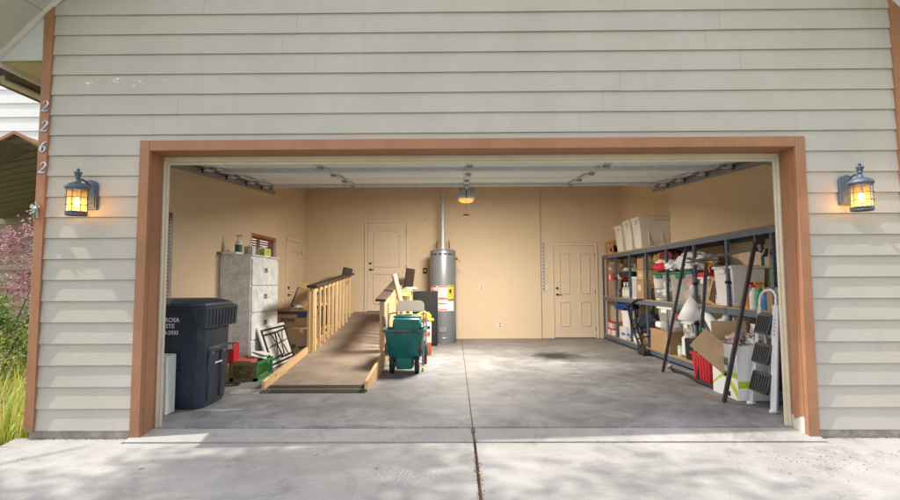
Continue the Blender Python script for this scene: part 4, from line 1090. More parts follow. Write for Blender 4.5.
# ------------------------------------------------------------------ teal yard cart and what is piled on and behind it
T = thing('yard_cart', 'teal plastic two-wheeled yard cart standing at the foot of the right handrail', 'cart', (-.685, 2.80, 0))
s = MB()
secs = [(rrect(.205, .13, .05), .20, 0, .02), (rrect(.225, .165, .055), .26, 0, .0), (rrect(.262, .215, .05), .56, 0, -.02), (rrect(.285, .235, .05), .57, 0, -.02), (rrect(.285, .235, .05), .60, 0, -.02), (rrect(.262, .212, .04), .60, 0, -.02), (rrect(.215, .15, .05), .30, 0, 0), (rrect(.19, .12, .05), .24, 0, .02)]
loft(s, secs); s.build('tub', 'teal', T)
s = MB(); loft(s, [(rrect(.288, .238, .05), .572, 0, -.02), (rrect(.292, .242, .05), .585, 0, -.02), (rrect(.288, .238, .05), .602, 0, -.02)], cap=False)
for i in range(5): s.box((-.16 + i * .08, -.249 + .002, .545), (.020, .012, .03), bev=.003)
for x_ in (-.235, .225): s.blob((x_, -.17, .36), (.05, .09, .22), .3, 3, x_)
s.build('worn_rim', 'teal_worn', T)
s = MB(); s.box((0, -.02, .14), (.225, .22, .16), bev=.015, taper=(1.1, 1.1)); s.build('undercarriage', 'teal', T)
for x_ in (-.17, .17):
    s = MB(); s.cyl((x_ - .028, -.06, .13), (x_ + .028, -.06, .13), .13, seg=28); s.build('wheel', 'rubber', T); w_ = bpy.data.objects[-1] if False else None
s = MB(); s.cyl((-.2, -.06, .13), (.2, -.06, .13), .012, seg=10); s.cyl((-.205, -.06, .13), (-.198, -.06, .13), .04); s.cyl((.198, -.06, .13), (.205, -.06, .13), .04); s.build('axle', 'galv', T)
s = MB()
for x_ in (-.27, .27): s.tube([(x_, .20, .35), (x_ * 1.02, .34, .62), (x_, .40, .78)], .012, 8)
s.tube([(-.27, .40, .78), (-.15, .42, .80)], .012, 8); s.box((-.285, -.05, .70), (.045, .07, .16), bev=.01, rot=(0, R(-4), 0)); s.build('handle', 'grey_pl', T)
s = MB(); s.box((.24, .04, .03), (.03, .03, .06), bev=.005); s.build('rear_foot', 'yellow', T)
T = thing('lidded_caddy', 'teal lidded tool caddy sitting in the yard cart tub', 'caddy', (-.675, 3.07, .60))
s = MB(); s.box((0, -.06, .045), (.42, .26, .17), bev=.02, taper=(.9, .9)); s.build('caddy_body', 'teal', T)
s = MB(); s.box((0, 0, .145), (.40, .20, .03), bev=.01); s.box((0, -.02, .168), (.30, .10, .02), bev=.006, mi=1); s.box((.01, -.04, .182), (.10, .06, .012), mi=2); s.build('caddy_lid', ['teal', 'grey_pl', 'pyellow'], T)
T = thing('folding_chair', 'folded metal chair with rounded speckled beige backrest behind the teal cart', 'chair', (-.665, 3.38, 0))
s = MB()
P = [(-.20, 0), (.20, 0), (.205, .06)] + [(.205 - .07 + .07 * math.cos(a), .10 + .065 * math.sin(a)) for a in [i * PI / 12 for i in range(0, 7)]] + [(-.205 + .07 - .07 * math.cos(a), .10 + .065 * math.sin(a)) for a in [i * PI / 12 for i in range(6, -1, -1)]] + [(-.205, .06)]
s.prism(P, 'y', -.015, .02); o = s.build('backrest', 'chair', T, loc=(0, 0, .80), rot=(R(-6), 0, 0))
s = MB(); s.box((0, -.05, .42), (.38, .04, .38), bev=.015, rot=(R(-4), 0, 0)); s.build('seat', 'chair', T)
for x_ in (-.2, .2):
    s = MB(); s.tube([(x_, -.10, 0), (x_, 0, .6), (x_, .02, .88)], .011, 8); s.build('leg', 'grey_pl', T)
    s = MB(); s.tube([(x_ * .9, .09, 0), (x_ * .9, .0, .6)], .011, 8); s.build('leg', 'grey_pl', T)
T = thing('mailing_tube', 'long tan cardboard mailing tube with white end cap leaning behind the chair', 'tube', (-.78, 3.75, .34))
s = MB(); s.cyl((.07, .0, 0), (-.20, .25, 1.0), .043, seg=22); s.build('tube_body', 'card2', T)
s = MB(); s.cyl((-.2005, .2505, 1.001), (-.2045, .2545, 1.018), .044, seg=22); s.build('end_cap', 'paper', T)
T = thing('black_cabinet', 'plain black boxy cabinet standing between handrail and water heater', 'cabinet', (-.575, 5.85, 0))
s = MB(); s.box((0, 0, .53), (.47, .46, 1.06), bev=.008); s.build('cabinet_body', 'black', T)
s = MB(); s.box((0, -.236, .50), (.44, .012, .92), bev=.004); s.build('cabinet_door', 'black', T)
T = thing('wooden_stool', 'pale yellow wooden stool between the handrail and the black cabinet', 'stool', (-.95, 5.25, 0))
s = MB(); s.box((.0, 0, 1.09), (.34, .30, .03), bev=.005); s.box((0, -.14, 1.03), (.28, .02, .08)); s.build('seat', 'pyellow', T)
for a in (-1, 1):
    for b in (-1, 1): s = MB(); s.beam((a * .12, b * .11, 1.08), (a * .145, b * .14, 0), .04, .03); s.build('leg', 'pyellow', T)
s = MB(); s.blob((0, 0, .02), (.24, .12, .05), .3, 3, 4); o = s.build('folded_cloth', 'label_w', loc=(-.83, 5.22, 1.105)); tag(o, 'folded white cloth on top of the pale yellow stool', 'cloth')
T = cbox(-.48, 3.95, 0, .20, .22, .60, 'tall white and red printed carton behind the teal cart', 'label_w', 5, name='printed_carton', cat='carton', tape=False)
s = MB(); s.box((0, -.1115, .18), (.2, .003, .2)); s.box((.02, -.1125, .42), (.12, .003, .06)); s.box((0.03, -.1115, .52), (.10, .003, .04), mi=1); s.build('printed_panel', ['orange_ink', 'navy'], T)
s = MB(); s.box((0, 0, .10), (.08, .12, .20), bev=.02, taper=(.7, .7)); s.cyl((0, 0, .19), (0, 0, .23), .02); o = s.build('green_jug', 'dgreen', loc=(-.445, 3.5, .12)); tag(o, 'small dark green jug tucked behind the right side of the cart', 'jug')
s = MB(); s.box((0, 0, .0), (.06, .10, .12), bev=.01); o = s.build('red_can', 'darkred', loc=(-.455, 3.5, .06)); tag(o, 'small dark red container on the floor under the green jug', 'can')
s = MB(); s.blob((0, 0, .07), (.22, .2, .17), .28, 3, 2, flat=.1); s.blob((.09, -.03, .03), (.12, .1, .06), .3, 3, 6); o = s.build('yellow_bag', 'yellow', loc=(-.49, 3.93, .61)); tag(o, 'crumpled yellow bag on top of the printed carton behind the cart', 'bag')

# ------------------------------------------------------------------ steel rack along the right wall
SX, SXB = 3.255, 3.70
PY = [6.80, 5.945, 5.14, 4.33, 3.515, 2.62, 1.80, .94, .35]
SZ = [.075, .875, 1.765]
T = thing('storage_rack', 'long slate-blue steel storage rack with three shelves along the right wall', 'shelving', (SX, .35, 0))
SO = (SX, .35, 0)
for y in PY:
    s = MB(); s.box((SX + .019, y, .90), (.038, .003, 1.80)); s.box((SX + .0015, y + .019, .90), (.003, .038, 1.80))
    for i in range(35): s.box((SX - .0005, y + .02, .06 + i * .05), (.002, .010, .022), mi=1); s.box((SX + .019, y - .002, .06 + i * .05), (.010, .002, .022), mi=1)
    s.box((SX + .01, y + .01, .003), (.05, .05, .006)); s.build('upright', ['shelf', 'ink'], T, off=SO)
    s = MB(); s.box((SXB - .019, y, .90), (.038, .003, 1.80)); s.box((SXB - .0015, y + .019, .90), (.003, .038, 1.80)); s.build('upright', 'shelf', T, off=SO)
for z in SZ:
    for x in (SX - .004, SXB + .002):
        s = MB(); s.box((x, (PY[0] + PY[-1]) / 2, z), (.004, PY[0] - PY[-1] + .06, .075)); s.box((x + (.018 if x < 3.5 else -.018), (PY[0] + PY[-1]) / 2, z - .012), (.036, PY[0] - PY[-1] + .04, .004)); s.build('beam', 'shelf', T, off=SO)
    for y in PY:
        s = MB(); s.box(((SX + SXB) / 2, y + .012, z - .005), (SXB - SX - .01, .004, .055)); s.build('cross_brace', 'shelf', T, off=SO)
    s = MB()
    for a, b in zip(PY, PY[1:]): s.box(((SX + SXB) / 2, (a + b) / 2, z + .042), (SXB - SX + .004, abs(a - b) - .004, .016))
    s.build('shelf_board', 'osb', T, off=SO)
s = MB()
for y, z in ((2.62, 1.20), (1.80, 1.22), (5.945, 1.30), (2.62, .66), (2.62, 1.52)): s.box((SX + .01, y + .01, z), (.056, .056, .035), bev=.005)
s.build('strap', 'black', T, off=SO)
B0, B1, B2 = SZ[0] + .051, SZ[1] + .051, SZ[2] + .051

def sticker(T, x, y, z, w, h, face, mats, rows=3, seed=1):
    rs = random.Random(seed); s = MB()
    if face == '-x': s.box((x, y, z), (.002, w, h)); 
    else: s.box((x, y, z), (w, .002, h))
    for i in range(rows):
        q = w * rs.uniform(.35, .8); zz = z + h * (.30 - .6 * i / max(1, rows - 1)) if rows > 1 else z
        if face == '-x': s.box((x - .0014, y + rs.uniform(-.08, .08) * w, zz), (.001, q, h * .10), mi=1)
        else: s.box((x + rs.uniform(-.08, .08) * w, y - .0014, zz), (q, .001, h * .10), mi=1)
    s.build('printed_label', mats, T)
def tote(x, y, z, w, d_, h, body, lid, label, rz=0, name='storage_tote', group=None, content=None, taper=.86, lidh=.035):
    T = thing(name, label, 'tote', (x, y, z), R(rz), group)
    s = MB(); s.box((0, 0, h / 2), (w, d_, h), rot=(PI, 0, 0), taper=(taper, taper), bev=.012); 
    for a in (-1, 1): s.box((a * w * .2, -d_ / 2 * .93, h * .5), (w * .03, .012, h * .8), bev=.003, rot=(R(-4), 0, 0))
    s.build('tote_body', body, T)
    if lid:
        s = MB(); s.box((0, 0, h + lidh / 2 - .005), (w + .03, d_ + .03, lidh), bev=.008); s.box((0, 0, h + lidh - .003), (w * .8, d_ * .8, .01), bev=.003)
        for a in (-1, 1): s.box((a * (w / 2 + .012), 0, h - .035), (.014, d_ * .4, .06), bev=.004)
        s.build('tote_lid', lid, T)
    if content:
        s = MB(); rs = random.Random(int(abs(x * 100 + y * 77)))
        for i in range(9):
            s.blob((rs.uniform(-.25, .25) * w, rs.uniform(-.25, .25) * d_, h * rs.uniform(.18, .75)), (w * .42, d_ * .42, h * .34), .25, 2, i, mi=i % len(content))
        s.build('packed_fabric', content, T)
    return T
# --- top shelf
tote(3.50, 4.66, B2, .58, .36, .50, 'tote_pl', 'tote_pl', 'white lidded tote on the top shelf, nearest and largest of three', group='white totes on the top shelf', taper=.84, lidh=.06)
tote(3.50, 5.12, B2, .58, .36, .50, 'tote_pl', 'tote_pl', 'middle white lidded tote in the row on the top shelf', group='white totes on the top shelf', taper=.84, lidh=.06)
tote(3.50, 5.62, B2, .58, .36, .46, 'tote_pl', 'tote_pl', 'white lidded tote on the top shelf next to the dark wooden crate', group='white totes on the top shelf', taper=.84, lidh=.06)
T = thing('wooden_crate', 'dark open wooden crate at the far end of the top shelf', 'crate', (3.46, 6.38, B2))
s = MB()
for a in (-1, 1):
    for b in (-1, 1): s.box((a * .18, b * .22, .14), (.03, .03, .28))
for z in (.02, .26): 
    for a in (-1, 1): s.box((a * .19, 0, z), (.014, .46, .04)); s.box((0, a * .23, z), (.38, .014, .04))
s.beam((-.19, .2, .05), (-.19, -.2, .25), .014, .03); s.box((0, 0, .01), (.36, .44, .012)); s.build('crate_frame', 'frame_o', T)
s = MB(); s.blob((0, 0, .10), (.30, .36, .18), .3, 3, 4); s.build('dark_cloth', 'black', T)
# --- middle shelf
cbox(3.45, 6.42, B1, .30, .36, .34, 'brown box at the far end of the middle shelf, under a red striped carton', 'card')
T = cbox(3.44, 6.40, B1 + .345, .30, .38, .13, 'low red and white striped carton between two brown boxes at the far shelf end', 'red', tape=False, name='striped_carton', cat='carton')
s = MB(); s.box((-.151, .03, .065), (.003, .12, .11)); s.box((-.03, -.191, .065), (.10, .003, .11)); s.build('printed_panel', 'label_w', T)
cbox(3.45, 6.40, B1 + .48, .32, .42, .20, 'dull brown box topping the stack at the far end of the middle shelf', 'card3')
for i, (x, y) in enumerate(((3.36, 5.72), (3.36, 5.56), (3.36, 5.40))):
    bottle(x, y, B1, .30, .05, 'mint', 'white_pl', ['pale green detergent bottle on the middle shelf, nearest the striped carton stack', 'pale green detergent bottle on the middle shelf between two alike', 'pale green detergent bottle on the middle shelf, nearest the white binder'][i], 'bottle', False, 'detergent_bottle', 'label_w')
T = thing('supply_tray', 'black tray of yellow and green odds and ends above the pale green bottles', 'tray', (3.46, 5.55, B1 + .40))
s = MB(); s.open_box((0, 0, 0), (.34, .62, .10), .01, taper=.92); s.build('tray_body', 'black', T)
s = MB(); rs = random.Random(5)
for i in range(12): s.blob((rs.uniform(-.12, .12), rs.uniform(-.24, .24), .10 + rs.uniform(0, .05)), (.12, .14, .08), .3, 2, i, mi=i % 4)
s.build('packets', ['mint', 'yellow', 'label_w', 'grey_pl'], T)
s = MB(); s.box((0, 0, 0), (.30, .02, .28)); s.box((0, .5, 0), (.30, .02, .28)); o = s.build('wire_stand', 'black', loc=(3.46, 5.30, B1 + .20)); tag(o, 'black stand holding up the tray over the pale green bottles', 'stand')
for i, y in enumerate((5.08, 4.96)):
    T = thing('ring_binder', ['tall white ring binder on the middle shelf, farther of two', 'tall white ring binder on the middle shelf, nearer the brown boxes'][i], 'binder', (3.42, y, B1), 0, 'white binders on the middle shelf')
    s = MB(); s.box((0, 0, .20), (.27, .07, .40), bev=.004); s.build('cover', 'paper', T)
    s = MB()
    for k_ in range(12): s.box((-.137, 0, .05 + k_ * .028), (.003, .045, .012))
    s.build('holes', 'ink', T)
cbox(3.43, 4.68, B1, .32, .34, .34, 'brown box at the base of the stack beside the white binders', 'card')
cbox(3.42, 4.72, B1 + .345, .26, .28, .17, 'small brown box in the middle of the stack beside the white binders', 'card2')
cbox(3.42, 4.70, B1 + .52, .26, .28, .20, 'small brown box topping the stack beside the white binders', 'card')
T = thing('kitchen_appliance', 'small black and white appliance on the middle shelf behind an upright', 'appliance', (3.42, 4.20, B1))
s = MB(); s.box((0, 0, .10), (.24, .20, .20), bev=.03); s.build('appliance_base', 'black', T)
s = MB(); s.cyl((0, 0, .2), (0, 0, .36), .075, .09); s.build('jar', 'white_pl', T); s = MB(); s.cyl((0, 0, .36), (0, 0, .40), .08); s.build('lid', 'black', T)
tote(3.46, 3.80, B1, .40, .52, .42, 'clear', 'green_lid', 'clear tote of pale fabrics with green lid under the red bag', content=['pinkish', 'beige_f', 'label_w'], taper=.92)
tote(3.46, 3.06, B1, .40, .70, .42, 'clear', 'green_lid', 'clear tote with green lid holding a pink bundle, under the white bag', content=['beige_f', 'mint', 'pink', 'label_w', 'pink'], taper=.92)
T = thing('red_bag', 'red bag with clear top lying on the clear tote of fabrics', 'bag', (3.44, 3.86, B1 + .465)); s = MB(); s.blob((0, 0, .08), (.40, .72, .22), .12, 3, 3, flat=.1); s.build('bag_body', 'red', T); s = MB(); s.blob((0, 0, .17), (.36, .66, .12), .12, 3, 5); s.build('clear_cover', 'bagw', T)
s = MB(); s.blob((0, 0, .09), (.36, .56, .24), .12, 3, 9, flat=.1); s.blob((-.14, .15, .08), (.16, .30, .14), .25, 3, 11, mi=1); o = s.build('patterned_bag', ['darkred', 'gold'], loc=(3.46, 3.78, B1 + .60)); tag(o, 'dark red and gold patterned bag under the top shelf above the red bag', 'bag')
s = MB(); s.blob((0, 0, .12), (.40, .95, .28), .13, 4, 21, flat=.08); s.blob((-.1, .5, .08), (.22, .3, .14), .2, 3, 22); o = s.build('plastic_bag', 'bagw', loc=(3.42, 2.92, B1 + .465)); tag(o, 'bulging white plastic bag on the green-lidded tote with pink contents', 'bag')
T = thing('toy_figure', 'yellow and red toy perched above a clear bin behind the leaning frame', 'toy', (3.36, 2.46, B1 + .40)); s = MB(); s.blob((0, 0, .14), (.08, .20, .09), .3, 3, 2); s.blob((0, -.1, .12), (.05, .16, .04), .3, 2, 3); s.build('toy_body', 'yellow', T)
s = MB(); s.tube([(0, .06, .12), (0, .09, .02), (0, .14, 0)], .018, 8); s.tube([(0, -.02, .12), (0, -.06, .02), (0, -.10, 0)], .018, 8); s.box((0, 0, -.01), (.16, .26, .07), bev=.01); s.build('toy_base', 'red', T)
tote(3.47, 2.46, B1, .34, .28, .34, 'clear', 'white_pl', 'small clear bin on the middle shelf under the yellow toy', content=['paper', 'label_w', 'beige_f'], taper=.92)
T = thing('picture_frame', 'orange pine picture frame leaning at an angle on the middle shelf', 'picture frame', (3.32, 2.28, B1)); T.rotation_euler = (R(22), 0, R(10))
s = MB()
for a in (-1, 1): s.box((a * .0, a * .11, .17), (.02, .035, .34))
s.box((0, 0, .0175), (.02, .185, .035)); s.box((0, 0, .3225), (.02, .185, .035)); s.build('frame', 'frame_o', T); s = MB(); s.box((.004, 0, .17), (.006, .18, .27)); s.build('backing', 'cap', T)
s = MB(); s.blob((0, 0, .10), (.18, .18, .2), .25, 3, 4, flat=.1); o = s.build('dark_pouch', 'cap', loc=(3.40, 2.24, B1)); tag(o, 'dark brown pouch beside the leaning pine picture frame', 'pouch')
tote(3.48, 1.96, B1, .40, .42, .46, 'white_pl', 'white_pl', 'large white lidded tote on the middle shelf behind the spray bottles', taper=.88)
bottle(3.30, 1.50, B1, .22, .036, 'yellow', 'label_w', 'yellow cylindrical canister with white lid in front of the large white tote', 'canister', False, 'cleaner_canister', 'orange')
bottle(3.30, 1.36, B1, .30, .048, 'white_pl', 'red', 'white spray bottle with red trigger in front of the large white tote', band='label_w')
bottle(3.30, 1.25, B1, .30, .045, 'greenpl', 'orange', 'green spray bottle with orange trigger on the middle shelf', band='greenpl')
bottle(3.30, 1.16, B1, .24, .036, 'bluepl', 'orange', 'blue bottle with orange cap next to the green spray bottle', 'bottle', False, 'cleaner_bottle', 'bluepl')
cbox(3.47, .82, B1, .42, .52, .24, 'brown cardboard box at the near end of the middle shelf', 'card')
T = cbox(3.34, 1.0, B1 + .245, .09, .12, .20, 'small dark green box standing on the near brown box', 'greenpl', tape=False, name='product_box', cat='box')
s = MB(); s.cyl((-.047, 0, .12), (-.0455, 0, .12), .022, seg=14); s.box((0, -.061, .12), (.05, .002, .04)); s.build('printed_mark', 'mint', T)
s = MB(); s.box((0, 0, .03), (.12, .10, .06), bev=.02); s.cyl((-.04, -.02, .05), (-.04, -.02, .10), .025); s.blob((.06, .05, .08), (.08, .08, .08), .2, 2, 1, mi=1); o = s.build('small_fittings', ['black', 'label_w'], loc=(3.36, .82, B1 + .245)); tag(o, 'black and white small fittings beside the green box', 'fittings')
s = MB(); s.blob((0, 0, .10), (.14, .22, .2), .25, 3, 7, flat=.1); s.box((0, 0, .22), (.2, .26, .03), mi=1, rot=(R(12), 0, 0)); s.blob((-.05, .02, .13), (.08, .08, .09), .2, 2, 8, mi=2); o = s.build('toy_bag', ['navy', 'label_w', 'greenpl'], loc=(3.46, .50, B1 + .245)); tag(o, 'navy and green bag with a white board on it at the near shelf end', 'bag')
for T_ in [o_ for o_ in bpy.data.objects if o_.name.startswith('cardboard_box') and o_.location.x > 3.3]:
    b_ = [c for c in T_.children if c.name.startswith('box_body')][0].dimensions
    hsh = int(T_.location.y * 100)
    bw, bd_, bh = b_
    sticker(T_, -bw / 2 - .0015, (hsh % 7 - 3) * .01, bh * (.45 + .2 * (hsh % 3) / 3), bd_ * .38, bh * .30, '-x', [('label_w', 'ink'), ('label_r', 'label_w'), ('bluepl', 'label_w'), ('label_w', 'orange_ink')][hsh % 4], 3, hsh)
# --- bottom shelf
for i in range(6):
    x, y, z = 3.33 + (i % 2) * .0, 6.62 - (i % 3) * .14, B0 + (i // 3) * .14
    T = thing('glass_jar', ['white jar with red lid, lower row far end of the bottom shelf', 'white jar with red lid, lower row middle of the bottom shelf end', 'white jar with red lid, lower row nearest the white bucket', 'white jar with red lid, upper row at the far end', 'white jar with red lid, upper row middle', 'white jar with red lid, upper row nearest the white bucket'][i], 'jar', (x, y, z), 0, 'red-lidded jars at the far end of the bottom shelf')
    s = MB(); s.cyl((0, 0, 0), (0, 0, .105), .05, seg=14); s.build('jar_body', 'pinkish' if i % 2 else 'label_w', T); s = MB(); s.cyl((0, 0, .106), (0, 0, .132), .052, seg=14); s.build('jar_lid', 'red', T)
T = thing('white_bucket', 'white plastic bucket on the bottom shelf under the blue bag', 'bucket', (3.40, 5.62, B0 + .24)); s = MB(); s.cyl((0, 0, 0), (0, 0, .30), .125, .145, 24); s.cyl((0, 0, .28), (0, 0, .31), .15, .15, 24); s.build('bucket_body', 'white_pl', T)
s = MB(); s.tube([(.15 * math.cos(a), .02, .27 - .13 * math.sin(a)) for a in [i * PI / 10 for i in range(11)]], .004, 6); s.build('handle', 'galv', T)
T = cbox(3.42, 5.66, B0, .30, .36, .235, 'white carton with blue stripe under the white bucket', 'label_w', tape=False, name='white_carton'); s = MB(); s.box((-.151, -.05, .10), (.003, .2, .05)); s.box((-.03, -.181, .10), (.18, .003, .05)); s.build('printed_panel', 'bluepl', T)
s = MB(); s.blob((0, 0, .07), (.36, .80, .18), .2, 4, 12, flat=.1); o = s.build('blue_bag', 'blue_bag', loc=(3.43, 5.85, B0 + .555)); tag(o, 'royal blue cloth bag lying across the white bucket on the bottom shelf', 'bag')
cbox(3.46, 6.55, B0 + .0, .18, .46, .25, 'dull brown box behind the red-lidded jars', 'card3', tape=False).location[0] = 3.56
T = cbox(3.45, 5.30, B0, .28, .20, .42, 'white and blue carton standing next to the white bucket', 'label_w', tape=False, name='white_carton'); s = MB(); s.box((-.141, 0, .08), (.003, .16, .08)); s.build('printed_panel', 'bluepl', T)
T = thing('push_trolley', 'folded black push trolley leaning across the lower shelf', 'trolley', (3.18, 4.85, 0))
s = MB(); s.tube([(.05, .35, .78), (-.01, .0, .45), (-.03, -.42, .12)], .018, 8); s.tube([(.18, .36, .78), (.08, .0, .45), (.03, -.42, .12)], .018, 8); s.tube([(.02, -.05, .40), (.12, -.35, .50), (.2, -.6, .52)], .013, 8); s.tube([(.05, .35, .78), (.05, -.15, .92), (.10, -.45, 1.0 - .08)], .015, 8); s.blob((.05, .36, .80), (.08, .12, .10), .1, 2, 1); s.tube([(-.02, -.30, .25), (.05, -.45, .30), (.12, -.65, .34)], .013, 8); s.build('trolley_frame', 'black', T)
for y in (-.42, -.58): s = MB(); s.cyl((-.05, y, .085), (-.01, y, .085), .085, seg=20); s.build('wheel', 'rubber', T)
s = MB(); s.blob((.28, -.12, .48), (.34, .70, .46), .10, 4, 15, flat=.05); s.build('fabric_body', 'navy', T)
s = MB(); s.blob((0, 0, .12), (.32, .56, .26), .2, 4, 33, flat=.1); o = s.build('dark_duffel', 'black', loc=(3.46, 4.35, B0 + .22)); tag(o, 'black duffel bag slumped on the bottom shelf behind the trolley', 'bag')
cbox(3.48, 4.48, B0, .30, .56, .21, 'flat brown box under the black duffel bag', 'card', tape=False)
s = MB(); s.box((0, 0, .05), (.10, .22, .10), bev=.02); o = s.build('white_pouch', 'paper', loc=(3.34, 4.00, B0 + .36)); tag(o, 'small white packet on the corrugated box beside the duffel', 'packet')
cbox(3.45, 3.86, B0, .38, .72, .34, 'wide corrugated brown box on the bottom shelf under a clear tote', 'card', tape=False)
tote(3.45, 3.62, B0 + .345, .40, .52, .34, 'clear', 'white_pl', 'clear tote of white things on the wide corrugated box', content=['label_w', 'label_w', 'paper', 'pink'], taper=.86)
s = MB(); s.box((0, 0, .15), (.22, .24, .30), bev=.012, taper=(1.12, 1.12)); o = s.build('waste_basket', 'black', loc=(3.42, 2.96, B0)); tag(o, 'square black waste basket on the bottom shelf', 'waste basket')
tote(3.42, 2.98, B0 + .305, .26, .28, .20, 'clear', 'white_pl', 'small clear container stacked on the black waste basket', content=['paper', 'label_w'], taper=.9)
s = MB(); s.box((0, 0, .16), (.12, .14, .30), bev=.03); s.cyl((0, 0, .30), (0, 0, .34), .025); o = s.build('white_jug', 'white_pl', loc=(3.40, 3.22, B0)); tag(o, 'white plastic jug between the corrugated box and the black waste basket', 'jug')
cbox(3.44, 2.68, B0, .30, .24, .30, 'brown box next to the black waste basket on the bottom shelf', 'card')
tote(3.46, 2.70, B0 + .305, .30, .26, .26, 'clear', None, 'open clear bin on the brown box beside the upright', content=['beige_f', 'label_w'], taper=.9)
# paper cones / rolled sheets hooked on the rack front
T = thing('paper_cone', 'wide white paper cone hanging at the rack front between two steel legs', 'paper cone', (3.20, 2.62, .78))
s = MB()
def cone(apex, ca, cb, bw, n=20):
    pass
ap_ = Vector((-.03, -.02, .27)); base = Vector((.03, .03, -.02)); ax = (base - ap_).normalized(); u_ = ax.orthogonal().normalized(); w_ = ax.cross(u_)
ring = [s.bm.verts.new(base + (u_ * math.cos(i * 2 * PI / 24) + w_ * math.sin(i * 2 * PI / 24)) * .20) for i in range(24)]; va = s.bm.verts.new(ap_)
for i in range(24): s.bm.faces.new((ring[i], ring[(i + 1) % 24], va))
o = s.build('cone_sheet', 'paper', T); md = o.modifiers.new('t', 'SOLIDIFY'); md.thickness = .003
T = thing('paper_roll', 'loosely rolled white paper sheet tucked beside the white paper cone', 'paper roll', (3.30, 2.33, .62))
s = MB(); s.cyl((0, .14, .24), (.02, -.14, -.02), .055, .075, 20); s.build('roll_body', 'paper', T)
s = MB(); s.blob((0, 0, .14), (.26, .42, .30), .2, 4, 41, flat=.1); o = s.build('white_sack', 'bagw', loc=(3.42, 2.02, .56)); tag(o, 'lumpy white plastic sack on the dark green crate', 'bag')
T = crate('plastic_crate', 'dark green slatted plastic crate under the lumpy white sack', (3.40, 2.14, .30), .32, .52, .27, 'dgreen', 'dgreen', lattice='bars')
cbox(3.44, 2.16, B0, .30, .50, .17, 'low dull brown box beneath the dark green crate', 'card3', tape=False)
T = thing('red_tub', 'ribbed red plastic tub on the floor in front of the rack', 'tub', (3.08, 1.92, 0))
s = MB(); s.open_box((0, 0, 0), (.26, .42, .36), .012, taper=.86)
for i in range(5): s.box((-.125 + .002, -.14 + i * .07, .17), (.012, .02, .30), bev=.003, rot=(0, R(-3), 0))
for i in range(3): s.box((-.07 + i * .07, -.198, .17), (.02, .012, .30), bev=.003, rot=(R(4), 0, 0))
s.box((0, -.215, .35), (.29, .03, .03), bev=.006); s.box((0, .215, .35), (.29, .03, .03), bev=.006); s.box((-.137, 0, .35), (.03, .44, .03), bev=.006); s.box((.137, 0, .35), (.03, .44, .03), bev=.006)
s.build('tub_body', 'red', T)
s = MB(); s.blob((0, 0, .05), (.24, .36, .22), .25, 4, 17, flat=.15); s.box((-.04, -.02, .18), (.02, .26, .22), rot=(R(38), R(-10), 0), bev=.005); o = s.build('green_cloth', 'green_bag', loc=(3.08, 1.95, .33)); tag(o, 'bright green cloth bundled in the red tub', 'cloth')
# big white carton with lime swoosh
T = thing('diaper_carton', 'big white open carton with lime swoosh print in front of the rack', 'carton', (3.13, 1.32, 0))
w, d_, h = .42, .50, .56
s = MB(); s.open_box((0, 0, 0), (w, d_, h), .006, taper=1); s.build('carton_body', 'paper', T)
s = MB()
def sw(p0, p1, th):   # band on the -x face
    for i in range(12):
        t0, t1 = i / 12, (i + 1) / 12
        f = lambda t: (p0[0] + (p1[0] - p0[0]) * t, p0[1] + (p1[1] - p0[1]) * t + .06 * math.sin(PI * t))
        a, b = f(t0), f(t1); k0 = th * (.35 + .65 * t0); k1 = th * (.35 + .65 * t1)
        s.quad((-w / 2 - .002, a[0], a[1] - k0), (-w / 2 - .002, b[0], b[1] - k1), (-w / 2 - .002, b[0], b[1] + k1), (-w / 2 - .002, a[0], a[1] + k0))
sw((.245, .30), (-.245, .05), .045); sw((.245, .10), (-.245, .24), .03)
for i in range(8):
    x0 = -w / 2 + i * .05; s.quad((x0, -d_ / 2 - .002, .12 + i * .006), (x0 + .05, -d_ / 2 - .002, .126 + i * .006), (x0 + .05, -d_ / 2 - .002, .19), (x0, -d_ / 2 - .002, .20))
s.build('swoosh_print', 'lime', T)
s = MB(); s.box((-w / 2 - .002, -.02, .33), (.002, .12, .17)); s.box((-w / 2 - .003, -.02, .30), (.002, .09, .06), mi=1); s.build('photo_panel', ['grey_pl', 'label_w'], T)
s = MB(); s.box((.02, -d_ / 2 - .002, .45), (.07, .002, .07)); s.build('blue_square', 'sky_blue', T)
s = MB(); s.beam((-w / 2, 0, h), (-w / 2 - .17, .02, h - .19), d_ - .02, .006, roll=PI / 2)
o = s.build('box_flap', 'card2', T)
s = MB(); s.beam((0, d_ / 2, h), (.0, d_ / 2 + .03, h + .22), w - .02, .005, roll=0); s.build('box_flap', 'card2', T)
s = MB(); s.box((.12, -d_ / 2 + .08, h + .10), (.16, .008, .22), rot=(R(8), 0, 0)); s.box((w / 2 + .01, 0, h + .09), (.006, d_ - .02, .20), rot=(0, R(8), 0)); s.build('box_flap', 'paper', T)
s = MB(); rs = random.Random(9)
for i in range(12): s.blob((rs.uniform(-.12, .12), rs.uniform(-.15, .15), h - .02 + rs.uniform(0, .10)), (.14, .16, .10), .4, 3, i, mi=i % 3)
o = s.build('crumpled_clothes', ['label_w', 'grey_pl', 'pinkish'], loc=(3.13, 1.34, 0)); tag(o, 'crumpled pale clothes heaped in the open white carton', 'clothes')
cbox(3.46, 1.36, B0 + .0, .34, .62, .50, 'brown box on the bottom shelf behind the big white carton', 'card')
cbox(3.47, .62, B0, .34, .46, .45, 'brown box on the bottom shelf behind the step ladder', 'card3')

